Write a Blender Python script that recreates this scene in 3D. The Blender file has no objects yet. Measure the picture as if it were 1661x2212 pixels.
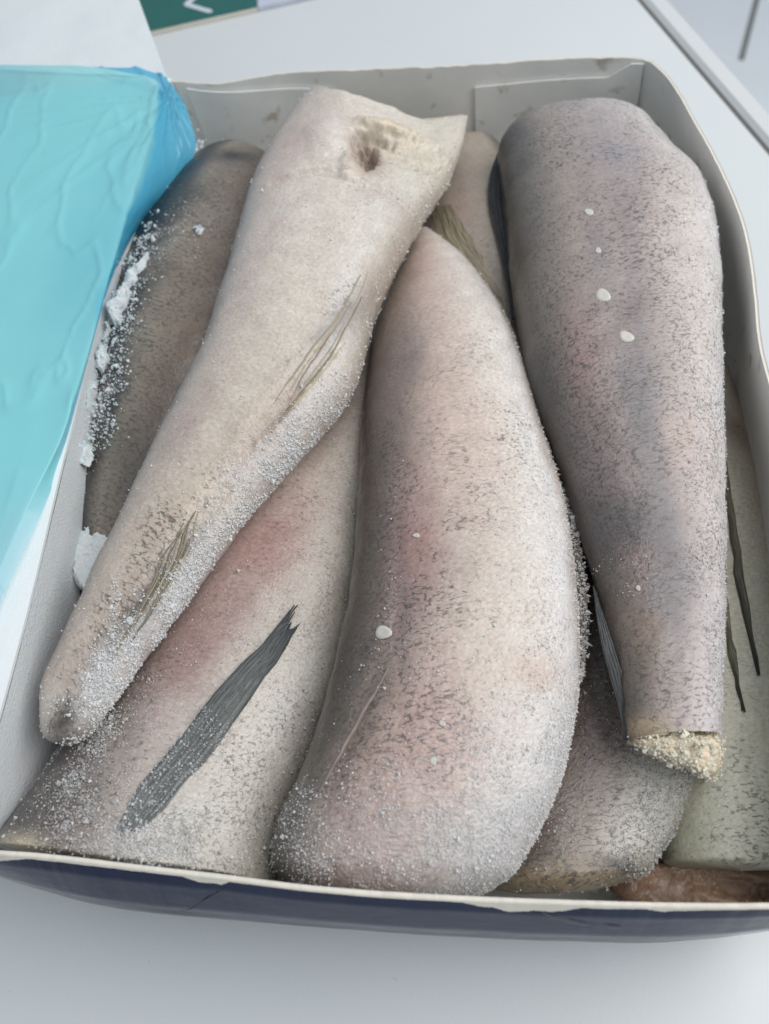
import bpy, math
import numpy as np
from mathutils import Matrix, Vector

# ------------------------------------------------------------------ camera, light, exposure
sc = bpy.context.scene
col = sc.collection
RNG = np.random.default_rng(7)

CAM = np.array([0.1424, -0.0264, 0.3364])
PITCH, YAW, ROLL = math.radians(58.4), math.radians(6.6), math.radians(-6.1)
FPX, CX, CY = 1662.0, 830.5, 1106.0          # focal length and centre in units of a 1661 x 2212 picture
_F = np.array([-math.sin(YAW)*math.cos(PITCH), math.cos(YAW)*math.cos(PITCH), -math.sin(PITCH)])
_r = np.array([math.cos(YAW), math.sin(YAW), 0.0]); _u = np.cross(_r, _F)
_R = math.cos(ROLL)*_r + math.sin(ROLL)*_u
_U = -math.sin(ROLL)*_r + math.cos(ROLL)*_u
cd = bpy.data.cameras.new('camera'); cam = bpy.data.objects.new('camera', cd); col.objects.link(cam)
m = Matrix(((_R[0], _U[0], -_F[0], CAM[0]), (_R[1], _U[1], -_F[1], CAM[1]), (_R[2], _U[2], -_F[2], CAM[2]), (0, 0, 0, 1)))
cam.matrix_world = m
cd.sensor_fit = 'VERTICAL'; cd.sensor_height = 34.6; cd.sensor_width = 26.0
cd.lens = 34.6*FPX/2212.0
cd.clip_start = 0.01; cd.clip_end = 50
cd.dof.use_dof = True; cd.dof.focus_distance = 0.285; cd.dof.aperture_fstop = 9.0
sc.camera = cam

w = bpy.data.worlds.new('World'); sc.world = w; w.use_nodes = True
w.node_tree.nodes['Background'].inputs[0].default_value = (0.77, 0.885, 1.0, 1)
w.node_tree.nodes['Background'].inputs[1].default_value = 0.49

def area(name, loc, target, size, power, color):
    l = bpy.data.lights.new(name, 'AREA'); l.shape = 'RECTANGLE'; l.size, l.size_y = size; l.energy = power; l.color = color
    o = bpy.data.objects.new(name, l); col.objects.link(o); o.location = loc
    o.rotation_euler = (Vector(target)-Vector(loc)).to_track_quat('-Z', 'Y').to_euler()
    return o
area('window_light', (0.95, 0.28, 1.22), (0.18, 0.22, 0.05), (1.6, 1.6), 25, (1.0, 0.985, 0.965))
sc.view_settings.view_transform = 'Standard'; sc.view_settings.look = 'None'
sc.view_settings.exposure = 0.0; sc.view_settings.gamma = 1.0
sc.cycles.use_denoising = True
sc.cycles.max_bounces = 8

# ------------------------------------------------------------------ helpers
def at(px, py, z):
    """world point at height z seen in direction (px, py) of the 1661 x 2212 picture"""
    d = _F + _R*(px-CX)/FPX - _U*(py-CY)/FPX
    return CAM + d*((z-CAM[2])/d[2])
def ray(px, py):
    d = _F + _R*(px-CX)/FPX - _U*(py-CY)/FPX
    return d/np.linalg.norm(d)

def _hash(i, j, k, seed):
    h = (i.astype(np.int64)*374761393 + j.astype(np.int64)*668265263 + k.astype(np.int64)*2147483647 + seed*144269) & 0xffffffff
    h = ((h ^ (h >> 13))*1274126177) & 0xffffffff
    h = ((h ^ (h >> 16))*2246822519) & 0xffffffff
    return ((h ^ (h >> 15)) & 0xffffff)/float(0xffffff)
def vnoise(p, seed=0):
    f = np.floor(p); i = f.astype(np.int64); t = p-f; t = t*t*(3-2*t)
    r = 0
    for a in (0, 1):
        for b in (0, 1):
            for c in (0, 1):
                wt = (t[:, 0] if a else 1-t[:, 0])*(t[:, 1] if b else 1-t[:, 1])*(t[:, 2] if c else 1-t[:, 2])
                r = r + wt*_hash(i[:, 0]+a, i[:, 1]+b, i[:, 2]+c, seed)
    return r*2-1
def fbm(p, scale, seed=0, octv=3, gain=0.5):
    s, a, n = 0, 1.0, 0.0
    for o in range(octv):
        s = s + a*vnoise(p*scale*(2.03**o)+17.3*o, seed+o*31); n += a; a *= gain
    return s/n
def smooth01(x, a, b):
    t = np.clip((x-a)/(b-a), 0, 1); return t*t*(3-2*t)

def resample(pts, n, it=2):
    p = np.array(pts, float)
    for _ in range(it):                       # corner cutting keeps the outline soft
        q = [p[0]]
        for a, b in zip(p[:-1], p[1:]):
            q += [a*0.75+b*0.25, a*0.25+b*0.75]
        q.append(p[-1]); p = np.array(q)
    d = np.r_[0, np.cumsum(np.linalg.norm(np.diff(p, axis=0), axis=1))]
    s = np.linspace(0, d[-1], n)
    return np.stack([np.interp(s, d, p[:, k]) for k in range(p.shape[1])], 1)
def curve1(stops, t):
    s = np.array(stops, float)
    return np.interp(t, s[:, 0], s[:, 1])

def make_mesh(name, V, F, mats, parent=None, loc=(0, 0, 0), smooth=True, uv=None, attrs=None, midx=None):
    """one mesh object; V world coordinates, F array of quads or list of polygons"""
    loc = np.array(loc, float)
    V = np.asarray(V, float)-loc
    me = bpy.data.meshes.new(name)
    if isinstance(F, np.ndarray):
        nf, k = F.shape
        me.vertices.add(len(V)); me.vertices.foreach_set('co', V.astype(np.float32).ravel())
        me.loops.add(nf*k); me.loops.foreach_set('vertex_index', F.astype(np.int32).ravel())
        me.polygons.add(nf); me.polygons.foreach_set('loop_start', (np.arange(nf)*k).astype(np.int32))
        me.update(calc_edges=True)
    else:
        me.from_pydata(V.tolist(), [], F)
        me.update()
    me.polygons.foreach_set('use_smooth', np.full(len(me.polygons), smooth))
    if uv is not None:
        l = me.uv_layers.new(name='UVMap')
        vi = np.zeros(len(me.loops), np.int32); me.loops.foreach_get('vertex_index', vi)
        l.data.foreach_set('uv', uv[vi].astype(np.float32).ravel())
    if attrs:
        for k, a in attrs.items():
            if a.ndim == 2:
                at_ = me.attributes.new(k, 'FLOAT_COLOR', 'POINT')
                at_.data.foreach_set('color', np.c_[a, np.ones(len(a))].astype(np.float32).ravel())
            else:
                at_ = me.attributes.new(k, 'FLOAT', 'POINT'); at_.data.foreach_set('value', a.astype(np.float32))
    for mt in (mats if isinstance(mats, (list, tuple)) else [mats]): me.materials.append(mt)
    if midx is not None: me.polygons.foreach_set('material_index', np.asarray(midx, np.int32))
    me.validate()
    o = bpy.data.objects.new(name, me); col.objects.link(o)
    if parent is not None: o.parent = parent
    else: o.location = loc
    return o
def tag(o, label=None, cat=None, group=None, kind=None):
    if label: o['label'] = label
    if cat: o['category'] = cat
    if group: o['group'] = group
    if kind: o['kind'] = kind
    return o
def thing(name, label, cat, loc, group=None):
    o = bpy.data.objects.new(name, None); col.objects.link(o); o.location = loc; o.empty_display_size = 0.02
    return tag(o, label, cat, group)
def grid_faces(nu, nv, wrap=False):
    i = np.arange(nu-1)[:, None]; j = np.arange(nv if wrap else nv-1)[None, :]
    j2 = (j+1) % nv
    return np.stack([i*nv+j, (i+1)*nv+j, (i+1)*nv+j2, i*nv+j2], -1).reshape(-1, 4)
def box_mesh(name, lo, hi, mat, parent=None, loc=(0, 0, 0), bev=0.0):
    x0, y0, z0 = lo; x1, y1, z1 = hi; b = bev
    V = []; 
    for z, ins in ((z0, 0), (z1-b, 0), (z1, b)):
        V += [(x0+ins, y0+ins, z), (x1-ins, y0+ins, z), (x1-ins, y1-ins, z), (x0+ins, y1-ins, z)]
    F = [(3, 2, 1, 0), (8, 9, 10, 11)]
    for k in (0, 4):
        for i in range(4): F.append((k+i, k+(i+1) % 4, k+4+(i+1) % 4, k+4+i))
    return make_mesh(name, V, F, mat, parent, loc, smooth=False)

# ------------------------------------------------------------------ materials
def nt(name):
    mt = bpy.data.materials.new(name); mt.use_nodes = True
    return mt, mt.node_tree.nodes, mt.node_tree.links, mt.node_tree.nodes['Principled BSDF']
def ramp(N, a, b, ca=(0, 0, 0, 1), cb=(1, 1, 1, 1)):
    r = N.new('ShaderNodeValToRGB'); r.color_ramp.elements[0].position = a; r.color_ramp.elements[1].position = b
    r.color_ramp.elements[0].color = ca; r.color_ramp.elements[1].color = cb
    return r
def mrange(N, L, val, a, b):
    n = N.new('ShaderNodeMapRange'); n.inputs[1].default_value = a; n.inputs[2].default_value = b; L.new(val, n.inputs[0]); return n
def math_n(N, L, op, a, b=None):
    n = N.new('ShaderNodeMath'); n.operation = op
    for k, v in enumerate((a, b)):
        if v is None: continue
        if isinstance(v, (int, float)): n.inputs[k].default_value = v
        else: L.new(v, n.inputs[k])
    return n.outputs[0]
def mixc(N, L, fac, a, b, mode='MIX'):
    n = N.new('ShaderNodeMix'); n.data_type = 'RGBA'; n.blend_type = mode
    if isinstance(fac, (int, float)): n.inputs[0].default_value = fac
    else: L.new(fac, n.inputs[0])
    for k, v in ((6, a), (7, b)):
        if isinstance(v, tuple): n.inputs[k].default_value = v
        else: L.new(v, n.inputs[k])
    return n.outputs[2]
def noise_n(N, L, vec, scale, detail=4, rough=0.6):
    n = N.new('ShaderNodeTexNoise'); n.inputs['Scale'].default_value = scale; n.inputs['Detail'].default_value = detail
    n.inputs['Roughness'].default_value = rough; L.new(vec, n.inputs['Vector']); return n

def skin_material(name, cell=(0.0021, 0.0042), rough=0.42):
    """frozen fish skin: pigment from the Col attribute, broken dark scale edges, rime grain"""
    mt, N, L, B = nt(name)
    uv = N.new('ShaderNodeUVMap'); uv.uv_map = 'UVMap'
    def attr(n):
        a = N.new('ShaderNodeAttribute'); a.attribute_name = n; return a
    c = attr('Col').outputs['Color']; fr = attr('Frost').outputs['Fac']; da = attr('Dash').outputs['Fac']
    # warped uv
    wn = noise_n(N, L, uv.outputs[0], 260, 3)
    sub = N.new('ShaderNodeVectorMath'); sub.operation = 'SUBTRACT'; L.new(wn.outputs['Color'], sub.inputs[0]); sub.inputs[1].default_value = (.5, .5, .5)
    scl = N.new('ShaderNodeVectorMath'); scl.operation = 'SCALE'; L.new(sub.outputs[0], scl.inputs[0]); scl.inputs['Scale'].default_value = 0.0045
    add = N.new('ShaderNodeVectorMath'); add.operation = 'ADD'; L.new(uv.outputs[0], add.inputs[0]); L.new(scl.outputs[0], add.inputs[1])
    mp = N.new('ShaderNodeMapping'); L.new(add.outputs[0], mp.inputs[0]); mp.inputs['Scale'].default_value = (1/cell[0], 1/cell[1], 1)
    vo = N.new('ShaderNodeTexVoronoi'); vo.feature = 'DISTANCE_TO_EDGE'; vo.inputs['Scale'].default_value = 1.0; L.new(mp.outputs[0], vo.inputs['Vector'])
    line = ramp(N, 0.04, 0.12, (1, 1, 1, 1), (0, 0, 0, 1)); L.new(vo.outputs['Distance'], line.inputs[0])
    brk = noise_n(N, L, uv.outputs[0], 420, 3, 0.7)
    big = noise_n(N, L, uv.outputs[0], 42, 3, 0.6)
    # density: brk + dash amount + large patches
    s1 = math_n(N, L, 'ADD', brk.outputs['Fac'], math_n(N, L, 'MULTIPLY', big.outputs['Fac'], 1.0))
    s2 = math_n(N, L, 'ADD', s1, math_n(N, L, 'MULTIPLY', da, 0.5))
    br = mrange(N, L, s2, 1.11, 1.27)
    mk = math_n(N, L, 'MULTIPLY', line.outputs[0], br.outputs[0])
    tk = noise_n(N, L, uv.outputs[0], 640, 2, 0.6); tr_ = ramp(N, 0.44, 0.53); L.new(tk.outputs['Fac'], tr_.inputs[0])
    mk = math_n(N, L, 'MULTIPLY', mk, math_n(N, L, 'MULTIPLY', tr_.outputs[0], 0.72))
    mk = math_n(N, L, 'MULTIPLY', mk, math_n(N, L, 'MINIMUM', math_n(N, L, 'MULTIPLY', da, 3.0), 1.0))
    # fine mottling of the pigment
    f1 = noise_n(N, L, uv.outputs[0], 700, 4, 0.7); f2 = noise_n(N, L, uv.outputs[0], 120, 4, 0.65)
    g = ramp(N, 0.3, 0.7, (0.78, 0.76, 0.75, 1), (1.18, 1.18, 1.18, 1)); L.new(f1.outputs['Fac'], g.inputs[0])
    g2 = ramp(N, 0.3, 0.7, (0.91, 0.88, 0.87, 1), (1.07, 1.07, 1.07, 1)); L.new(f2.outputs['Fac'], g2.inputs[0])
    c = mixc(N, L, 1.0, c, g.outputs[0], 'MULTIPLY'); c = mixc(N, L, 1.0, c, g2.outputs[0], 'MULTIPLY')
    c = mixc(N, L, mk, c, (0.055, 0.05, 0.045, 1))
    # rime: clumps of white grain
    cr = N.new('ShaderNodeTexVoronoi'); cr.feature = 'F1'; cr.inputs['Scale'].default_value = 760; cr.inputs['Randomness'].default_value = 1.0
    L.new(add.outputs[0], cr.inputs['Vector'])
    cl = noise_n(N, L, uv.outputs[0], 190, 4, 0.7)
    q = math_n(N, L, 'ADD', math_n(N, L, 'MULTIPLY', cr.outputs['Color'], 0.35), math_n(N, L, 'MULTIPLY', cl.outputs['Fac'], 0.7))
    q = math_n(N, L, 'ADD', q, fr)
    qr = mrange(N, L, q, 0.80, 1.55)
    lc = mixc(N, L, 0.72, c, (0.74, 0.71, 0.69, 1))
    c = mixc(N, L, math_n(N, L, 'MULTIPLY', qr.outputs[0], 0.5), c, lc)
    L.new(c, B.inputs['Base Color'])
    # relief
    b1 = N.new('ShaderNodeBump'); b1.inputs['Distance'].default_value = 0.0008
    L.new(math_n(N, L, 'ADD', math_n(N, L, 'MULTIPLY', fr, 0.5), 0.10), b1.inputs['Strength'])
    hgt = math_n(N, L, 'SUBTRACT', 1.0, cr.outputs['Distance'])
    L.new(hgt, b1.inputs['Height'])
    b2 = N.new('ShaderNodeBump'); b2.inputs['Distance'].default_value = 0.0005; b2.inputs['Strength'].default_value = 0.22
    L.new(f1.outputs['Fac'], b2.inputs['Height']); L.new(b1.outputs[0], b2.inputs['Normal'])
    L.new(b2.outputs[0], B.inputs['Normal'])
    rr = ramp(N, 0.3, 0.75, (rough-.17,)*3+(1,), (rough+.14,)*3+(1,)); L.new(f2.outputs['Fac'], rr.inputs[0]); L.new(rr.outputs[0], B.inputs['Roughness'])
    B.inputs['Specular IOR Level'].default_value = 0.45
    B.inputs['Coat Weight'].default_value = 0.35; B.inputs['Coat Roughness'].default_value = 0.32; L.new(b1.outputs[0], B.inputs['Coat Normal'])
    B.inputs['Subsurface Weight'].default_value = 0.18
    B.inputs['Subsurface Radius'].default_value = (0.9, 0.5, 0.35); B.inputs['Subsurface Scale'].default_value = 0.003
    return mt
M = {}
M['skin'] = skin_material('frozen_skin')

def ice_material(name, colr=(0.86, 0.88, 0.9, 1), trans=0.25, rough=0.22):
    mt, N, L, B = nt(name)
    B.inputs['Base Color'].default_value = colr; B.inputs['Roughness'].default_value = rough
    B.inputs['Transmission Weight'].default_value = trans; B.inputs['IOR'].default_value = 1.31
    B.inputs['Subsurface Weight'].default_value = 0.3; B.inputs['Subsurface Scale'].default_value = 0.002
    return mt
M['rime'] = ice_material('rime_crystals', (0.93, 0.91, 0.89, 1), 0.0, 0.2)
M['rime'].node_tree.nodes['Principled BSDF'].inputs['Subsurface Weight'].default_value = 0
_n = M['rime'].node_tree; _a = _n.nodes.new('ShaderNodeAttribute'); _a.attribute_name = 'Col'; _n.links.new(_a.outputs['Color'], _n.nodes['Principled BSDF'].inputs['Base Color'])
M['flesh_rime'] = ice_material('flesh_crystals', (0.86, 0.81, 0.68, 1), 0.0, 0.22)
M['flesh_rime'].node_tree.nodes['Principled BSDF'].inputs['Subsurface Weight'].default_value = 0
M['snow'] = ice_material('packed_frost', (0.74, 0.77, 0.78, 1), 0.0, 0.6)
_n = M['snow'].node_tree; _t = _n.nodes.new('ShaderNodeTexCoord'); _z = noise_n(_n.nodes, _n.links, _t.outputs['Object'], 900, 5, 0.75)
_b = _n.nodes.new('ShaderNodeBump'); _b.inputs['Distance'].default_value = 0.0012; _b.inputs['Strength'].default_value = 0.8
_n.links.new(_z.outputs['Fac'], _b.inputs['Height']); _n.links.new(_b.outputs[0], _n.nodes['Principled BSDF'].inputs['Normal'])
M['scale'] = ice_material('fish_scale_film', (0.60, 0.57, 0.52, 1), 0.1, 0.3)

def let_light_through(mt, fac, colr=None):
    N, L = mt.node_tree.nodes, mt.node_tree.links; B = N['Principled BSDF']
    tr = N.new('ShaderNodeBsdfTranslucent'); mx = N.new('ShaderNodeMixShader'); mx.inputs[0].default_value = fac
    if B.inputs['Base Color'].is_linked: L.new(B.inputs['Base Color'].links[0].from_socket, tr.inputs[0])
    else: tr.inputs[0].default_value = B.inputs['Base Color'].default_value
    L.new(B.outputs[0], mx.inputs[1]); L.new(tr.outputs[0], mx.inputs[2]); L.new(mx.outputs[0], N['Material Output'].inputs[0])
let_light_through(M['rime'], 0.3); let_light_through(M['flesh_rime'], 0.2)
def flesh_material(name, a, b, scale=160):
    mt, N, L, B = nt(name)
    tc = N.new('ShaderNodeTexCoord'); n = noise_n(N, L, tc.outputs['Object'], scale, 5, 0.65)
    r = ramp(N, 0.35, 0.68, a, b); L.new(n.outputs['Fac'], r.inputs[0]); L.new(r.outputs[0], B.inputs['Base Color'])
    v = N.new('ShaderNodeTexVoronoi'); v.inputs['Scale'].default_value = 700; L.new(tc.outputs['Object'], v.inputs['Vector'])
    bp = N.new('ShaderNodeBump'); bp.inputs['Distance'].default_value = 0.0008; bp.inputs['Strength'].default_value = 0.5
    L.new(v.outputs['Distance'], bp.inputs['Height']); L.new(bp.outputs[0], B.inputs['Normal'])
    B.inputs['Roughness'].default_value = 0.42; B.inputs['Subsurface Weight'].default_value = 0.25; B.inputs['Subsurface Scale'].default_value = 0.003
    return mt
M['flesh'] = flesh_material('cut_flesh', (0.52, 0.40, 0.26, 1), (0.78, 0.71, 0.58, 1))
M['flesh_dark'] = flesh_material('brown_cavity_flesh', (0.16, 0.085, 0.045, 1), (0.40, 0.27, 0.18, 1), 70)

def fin_material(name, lo=0.45, hi=1.5):
    mt, N, L, B = nt(name)
    uv = N.new('ShaderNodeUVMap'); uv.uv_map = 'UVMap'
    a = N.new('ShaderNodeAttribute'); a.attribute_name = 'Col'
    mp = N.new('ShaderNodeMapping'); mp.inputs['Scale'].default_value = (60, 900, 1); L.new(uv.outputs[0], mp.inputs[0])
    n = noise_n(N, L, mp.outputs[0], 1.0, 4, 0.6)
    r = ramp(N, 0.3, 0.7, (lo, lo, lo, 1), (hi, hi, hi*.97, 1)); L.new(n.outputs['Fac'], r.inputs[0])
    c = mixc(N, L, 1.0, a.outputs['Color'], r.outputs[0], 'MULTIPLY')
    fr = N.new('ShaderNodeAttribute'); fr.attribute_name = 'Frost'
    n2 = noise_n(N, L, uv.outputs[0], 420, 4, 0.75)
    q = math_n(N, L, 'ADD', n2.outputs['Fac'], fr.outputs['Fac']); qr = mrange(N, L, q, 0.85, 1.15)
    c = mixc(N, L, math_n(N, L, 'MULTIPLY', qr.outputs[0], 0.6), c, (0.55, 0.58, 0.6, 1))
    L.new(c, B.inputs['Base Color'])
    bp = N.new('ShaderNodeBump'); bp.inputs['Distance'].default_value = 0.0008; bp.inputs['Strength'].default_value = 0.7
    L.new(math_n(N, L, 'ADD', n.outputs['Fac'], qr.outputs[0]), bp.inputs['Height']); L.new(bp.outputs[0], B.inputs['Normal'])
    B.inputs['Roughness'].default_value = 0.42
    return mt
M['fin'] = fin_material('fin_skin'); M['fin_soft'] = fin_material('pale_fin_skin', 0.72, 1.2)

def card_material(name, a, stains=0.0, rough=0.6, low=0.9):
    mt, N, L, B = nt(name)
    tc = N.new('ShaderNodeTexCoord'); n = noise_n(N, L, tc.outputs['Object'], 35, 5, 0.6)
    r = ramp(N, 0.3, 0.75, tuple(x*low for x in a[:3])+(1,), a); L.new(n.outputs['Fac'], r.inputs[0])
    c = r.outputs[0]
    if stains:
        n2 = noise_n(N, L, tc.outputs['Object'], 62, 3, 0.55); s = ramp(N, 0.63, 0.72); L.new(n2.outputs['Fac'], s.inputs[0])
        c = mixc(N, L, math_n(N, L, 'MULTIPLY', s.outputs[0], stains), c, (0.30, 0.21, 0.10, 1))
    L.new(c, B.inputs['Base Color'])
    f = noise_n(N, L, tc.outputs['Object'], 900, 3, 0.6); g = noise_n(N, L, tc.outputs['Object'], 25, 3, 0.5)
    bp = N.new('ShaderNodeBump'); bp.inputs['Distance'].default_value = 0.0006; bp.inputs['Strength'].default_value = 0.25
    L.new(math_n(N, L, 'ADD', f.outputs['Fac'], math_n(N, L, 'MULTIPLY', g.outputs['Fac'], 6.0)), bp.inputs['Height']); L.new(bp.outputs[0], B.inputs['Normal'])
    B.inputs['Roughness'].default_value = rough
    return mt
M['card'] = card_material('white_card_lining', (0.86, 0.85, 0.81, 1), 0.55)
M['card_clean'] = card_material('white_card', (0.74, 0.77, 0.78, 1), 0.0, 0.6, 0.965)
M['raw'] = card_material('torn_raw_card', (0.74, 0.69, 0.60, 1), 0.0, 0.85)
def navy():
    mt, N, L, B = nt('navy_gloss_print')
    tc = N.new('ShaderNodeTexCoord'); n = noise_n(N, L, tc.outputs['Object'], 60, 5, 0.65)
    r = ramp(N, 0.3, 0.7, (0.002, 0.007, 0.034, 1), (0.005, 0.014, 0.052, 1)); L.new(n.outputs['Fac'], r.inputs[0])
    L.new(r.outputs[0], B.inputs['Base Color'])
    mp = N.new('ShaderNodeMapping'); mp.inputs['Scale'].default_value = (18, 60, 130); L.new(tc.outputs['Object'], mp.inputs[0])
    n2 = noise_n(N, L, mp.outputs[0], 1.0, 5, 0.7)
    rr = ramp(N, 0.35, 0.7, (0.10,)*3+(1,), (0.34,)*3+(1,)); L.new(n2.outputs['Fac'], rr.inputs[0]); L.new(rr.outputs[0], B.inputs['Roughness'])
    bp = N.new('ShaderNodeBump'); bp.inputs['Distance'].default_value = 0.002; bp.inputs['Strength'].default_value = 0.12
    L.new(n.outputs['Fac'], bp.inputs['Height']); L.new(bp.outputs[0], B.inputs['Normal'])
    B.inputs['Specular IOR Level'].default_value = 0.24
    return mt
M['navy'] = navy()
def laminate(name, colr, rough=0.38):
    mt, N, L, B = nt(name)
    tc = N.new('ShaderNodeTexCoord'); n = noise_n(N, L, tc.outputs['Object'], 5, 5, 0.6)
    r = ramp(N, 0.3, 0.7, tuple(x*0.965 for x in colr[:3])+(1,), colr); L.new(n.outputs['Fac'], r.inputs[0])
    sp = noise_n(N, L, tc.outputs['Object'], 170, 2, 0.5); s = ramp(N, 0.735, 0.76); L.new(sp.outputs['Fac'], s.inputs[0])
    c = mixc(N, L, math_n(N, L, 'MULTIPLY', s.outputs[0], 0.25), r.outputs[0], (0.35, 0.34, 0.32, 1))
    L.new(c, B.inputs['Base Color'])
    f = noise_n(N, L, tc.outputs['Object'], 1400, 2, 0.5)
    bp = N.new('ShaderNodeBump'); bp.inputs['Distance'].default_value = 0.0003; bp.inputs['Strength'].default_value = 0.15
    L.new(f.outputs['Fac'], bp.inputs['Height']); L.new(bp.outputs[0], B.inputs['Normal'])
    B.inputs['Roughness'].default_value = rough
    return mt
M['counter'] = laminate('white_laminate', (0.64, 0.665, 0.67, 1))
M['trim'] = laminate('grey_edge_trim', (0.62, 0.63, 0.63, 1))
M['seam'] = laminate('dark_seam', (0.16, 0.15, 0.135, 1), 0.7)
M['tile'] = laminate('white_tile', (0.86, 0.88, 0.90, 1), 0.25)
M['grout'] = laminate('grey_grout', (0.30, 0.31, 0.29, 1), 0.8)
def simple(name, colr, rough):
    mt, N, L, B = nt(name)
    tc = N.new('ShaderNodeTexCoord'); n = noise_n(N, L, tc.outputs['Object'], 80, 4, 0.6)
    r = ramp(N, 0.3, 0.7, tuple(x*0.88 for x in colr[:3])+(1,), colr); L.new(n.outputs['Fac'], r.inputs[0]); L.new(r.outputs[0], B.inputs['Base Color'])
    B.inputs['Roughness'].default_value = rough
    return mt
M['green'] = simple('green_print', (0.006, 0.115, 0.10, 1), 0.5)
M['letter'] = simple('pale_print', (0.62, 0.66, 0.74, 1), 0.5)
M['lavender'] = simple('lavender_print', (0.55, 0.58, 0.68, 1), 0.5)
def film_material():
    mt, N, L, B = nt('blue_film')
    a = N.new('ShaderNodeAttribute'); a.attribute_name = 'Col'
    L.new(a.outputs['Color'], B.inputs['Base Color'])
    B.inputs['Roughness'].default_value = 0.15; B.inputs['Specular IOR Level'].default_value = 0.7
    tr = N.new('ShaderNodeBsdfTranslucent'); L.new(a.outputs['Color'], tr.inputs[0])
    tp = N.new('ShaderNodeBsdfTransparent')
    tint = mixc(N, L, 0.5, a.outputs['Color'], (1, 1, 1, 1)); L.new(tint, tp.inputs[0])
    al = N.new('ShaderNodeAttribute'); al.attribute_name = 'Clear'
    m1 = N.new('ShaderNodeMixShader'); m1.inputs[0].default_value = 0.4; L.new(B.outputs[0], m1.inputs[1]); L.new(tr.outputs[0], m1.inputs[2])
    m2 = N.new('ShaderNodeMixShader'); L.new(al.outputs['Fac'], m2.inputs[0]); L.new(m1.outputs[0], m2.inputs[1]); L.new(tp.outputs[0], m2.inputs[2])
    L.new(m2.outputs[0], N['Material Output'].inputs[0])
    return mt
M['film'] = film_material()

# ------------------------------------------------------------------ setting: counter, edge, floor
e0, e1 = at(1380, 0, 0), at(1661, 330, 0)
ed = (e1-e0); ed[2] = 0; ed /= np.linalg.norm(ed)          # runs towards the camera
en = np.array([-ed[1], ed[0], 0.0]);                          # away from the counter
if en[0] < 0: en = -en
def slab(name, o, d, n, l0, l1, n0, n1, z0, z1, mat, bev=0.002):
    V = []
    for z, i in ((z0, 0), (z1-bev, 0), (z1, bev)):
        for (l, k) in ((l0+i, n0+i), (l1-i, n0+i), (l1-i, n1-i), (l0+i, n1-i)):
            p = o+d*l+n*k; V.append((p[0], p[1], z))
    F = [(3, 2, 1, 0), (8, 9, 10, 11)]
    for k in (0, 4):
        for i in range(4): F.append((k+i, k+(i+1) % 4, k+4+(i+1) % 4, k+4+i))
    return make_mesh(name, V, F, mat, smooth=False)
eo = np.array([e0[0], e0[1], 0.0])
tag(slab('counter', eo, ed, en, -1.6, 1.6, -1.6, 0.0, -0.03, 0.0, M['counter'], 0.0015), kind='structure')
tag(slab('counter_seam', eo, ed, en, -1.6, 1.6, 0.0005, 0.0062, -0.03, -0.005, M['seam'], 0.0005), kind='structure')
tag(slab('counter_edge', eo, ed, en, -1.6, 1.6, 0.0067, 0.0250, -0.03, -0.0008, M['trim'], 0.003), kind='structure')
FZ = -0.55
fl = tag(make_mesh('floor', [(-3, -3, FZ-0.01), (4, -3, FZ-0.01), (4, 4, FZ-0.01), (-3, 4, FZ-0.01)], [(0, 1, 2, 3)], M['grout'], smooth=False), kind='structure')
g0, g1 = at(1600, 130, FZ), at(1634, 0, FZ)
gd = g1-g0; gd[2] = 0; gd /= np.linalg.norm(gd); gn = np.array([gd[1], -gd[0], 0.0])
g0 = np.array([g0[0], g0[1], 0.0])
for (l0, l1, n0, n1) in ((0.002, 0.9, -0.9, -0.006), (0.002, 0.9, 0.006, 0.9), (-0.9, 0.0, -0.60, 0.30), (-0.9, 0.0, 0.302, 1.2), (-1.8, -0.902, -0.9, 0.3), (0.002, 0.9, -1.8, -0.902)):
    p = slab('floor_tile', g0, gd, gn, l0, l1, n0, n1, FZ-0.01, FZ, M['tile'], 0.001)
    p.parent = fl

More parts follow.
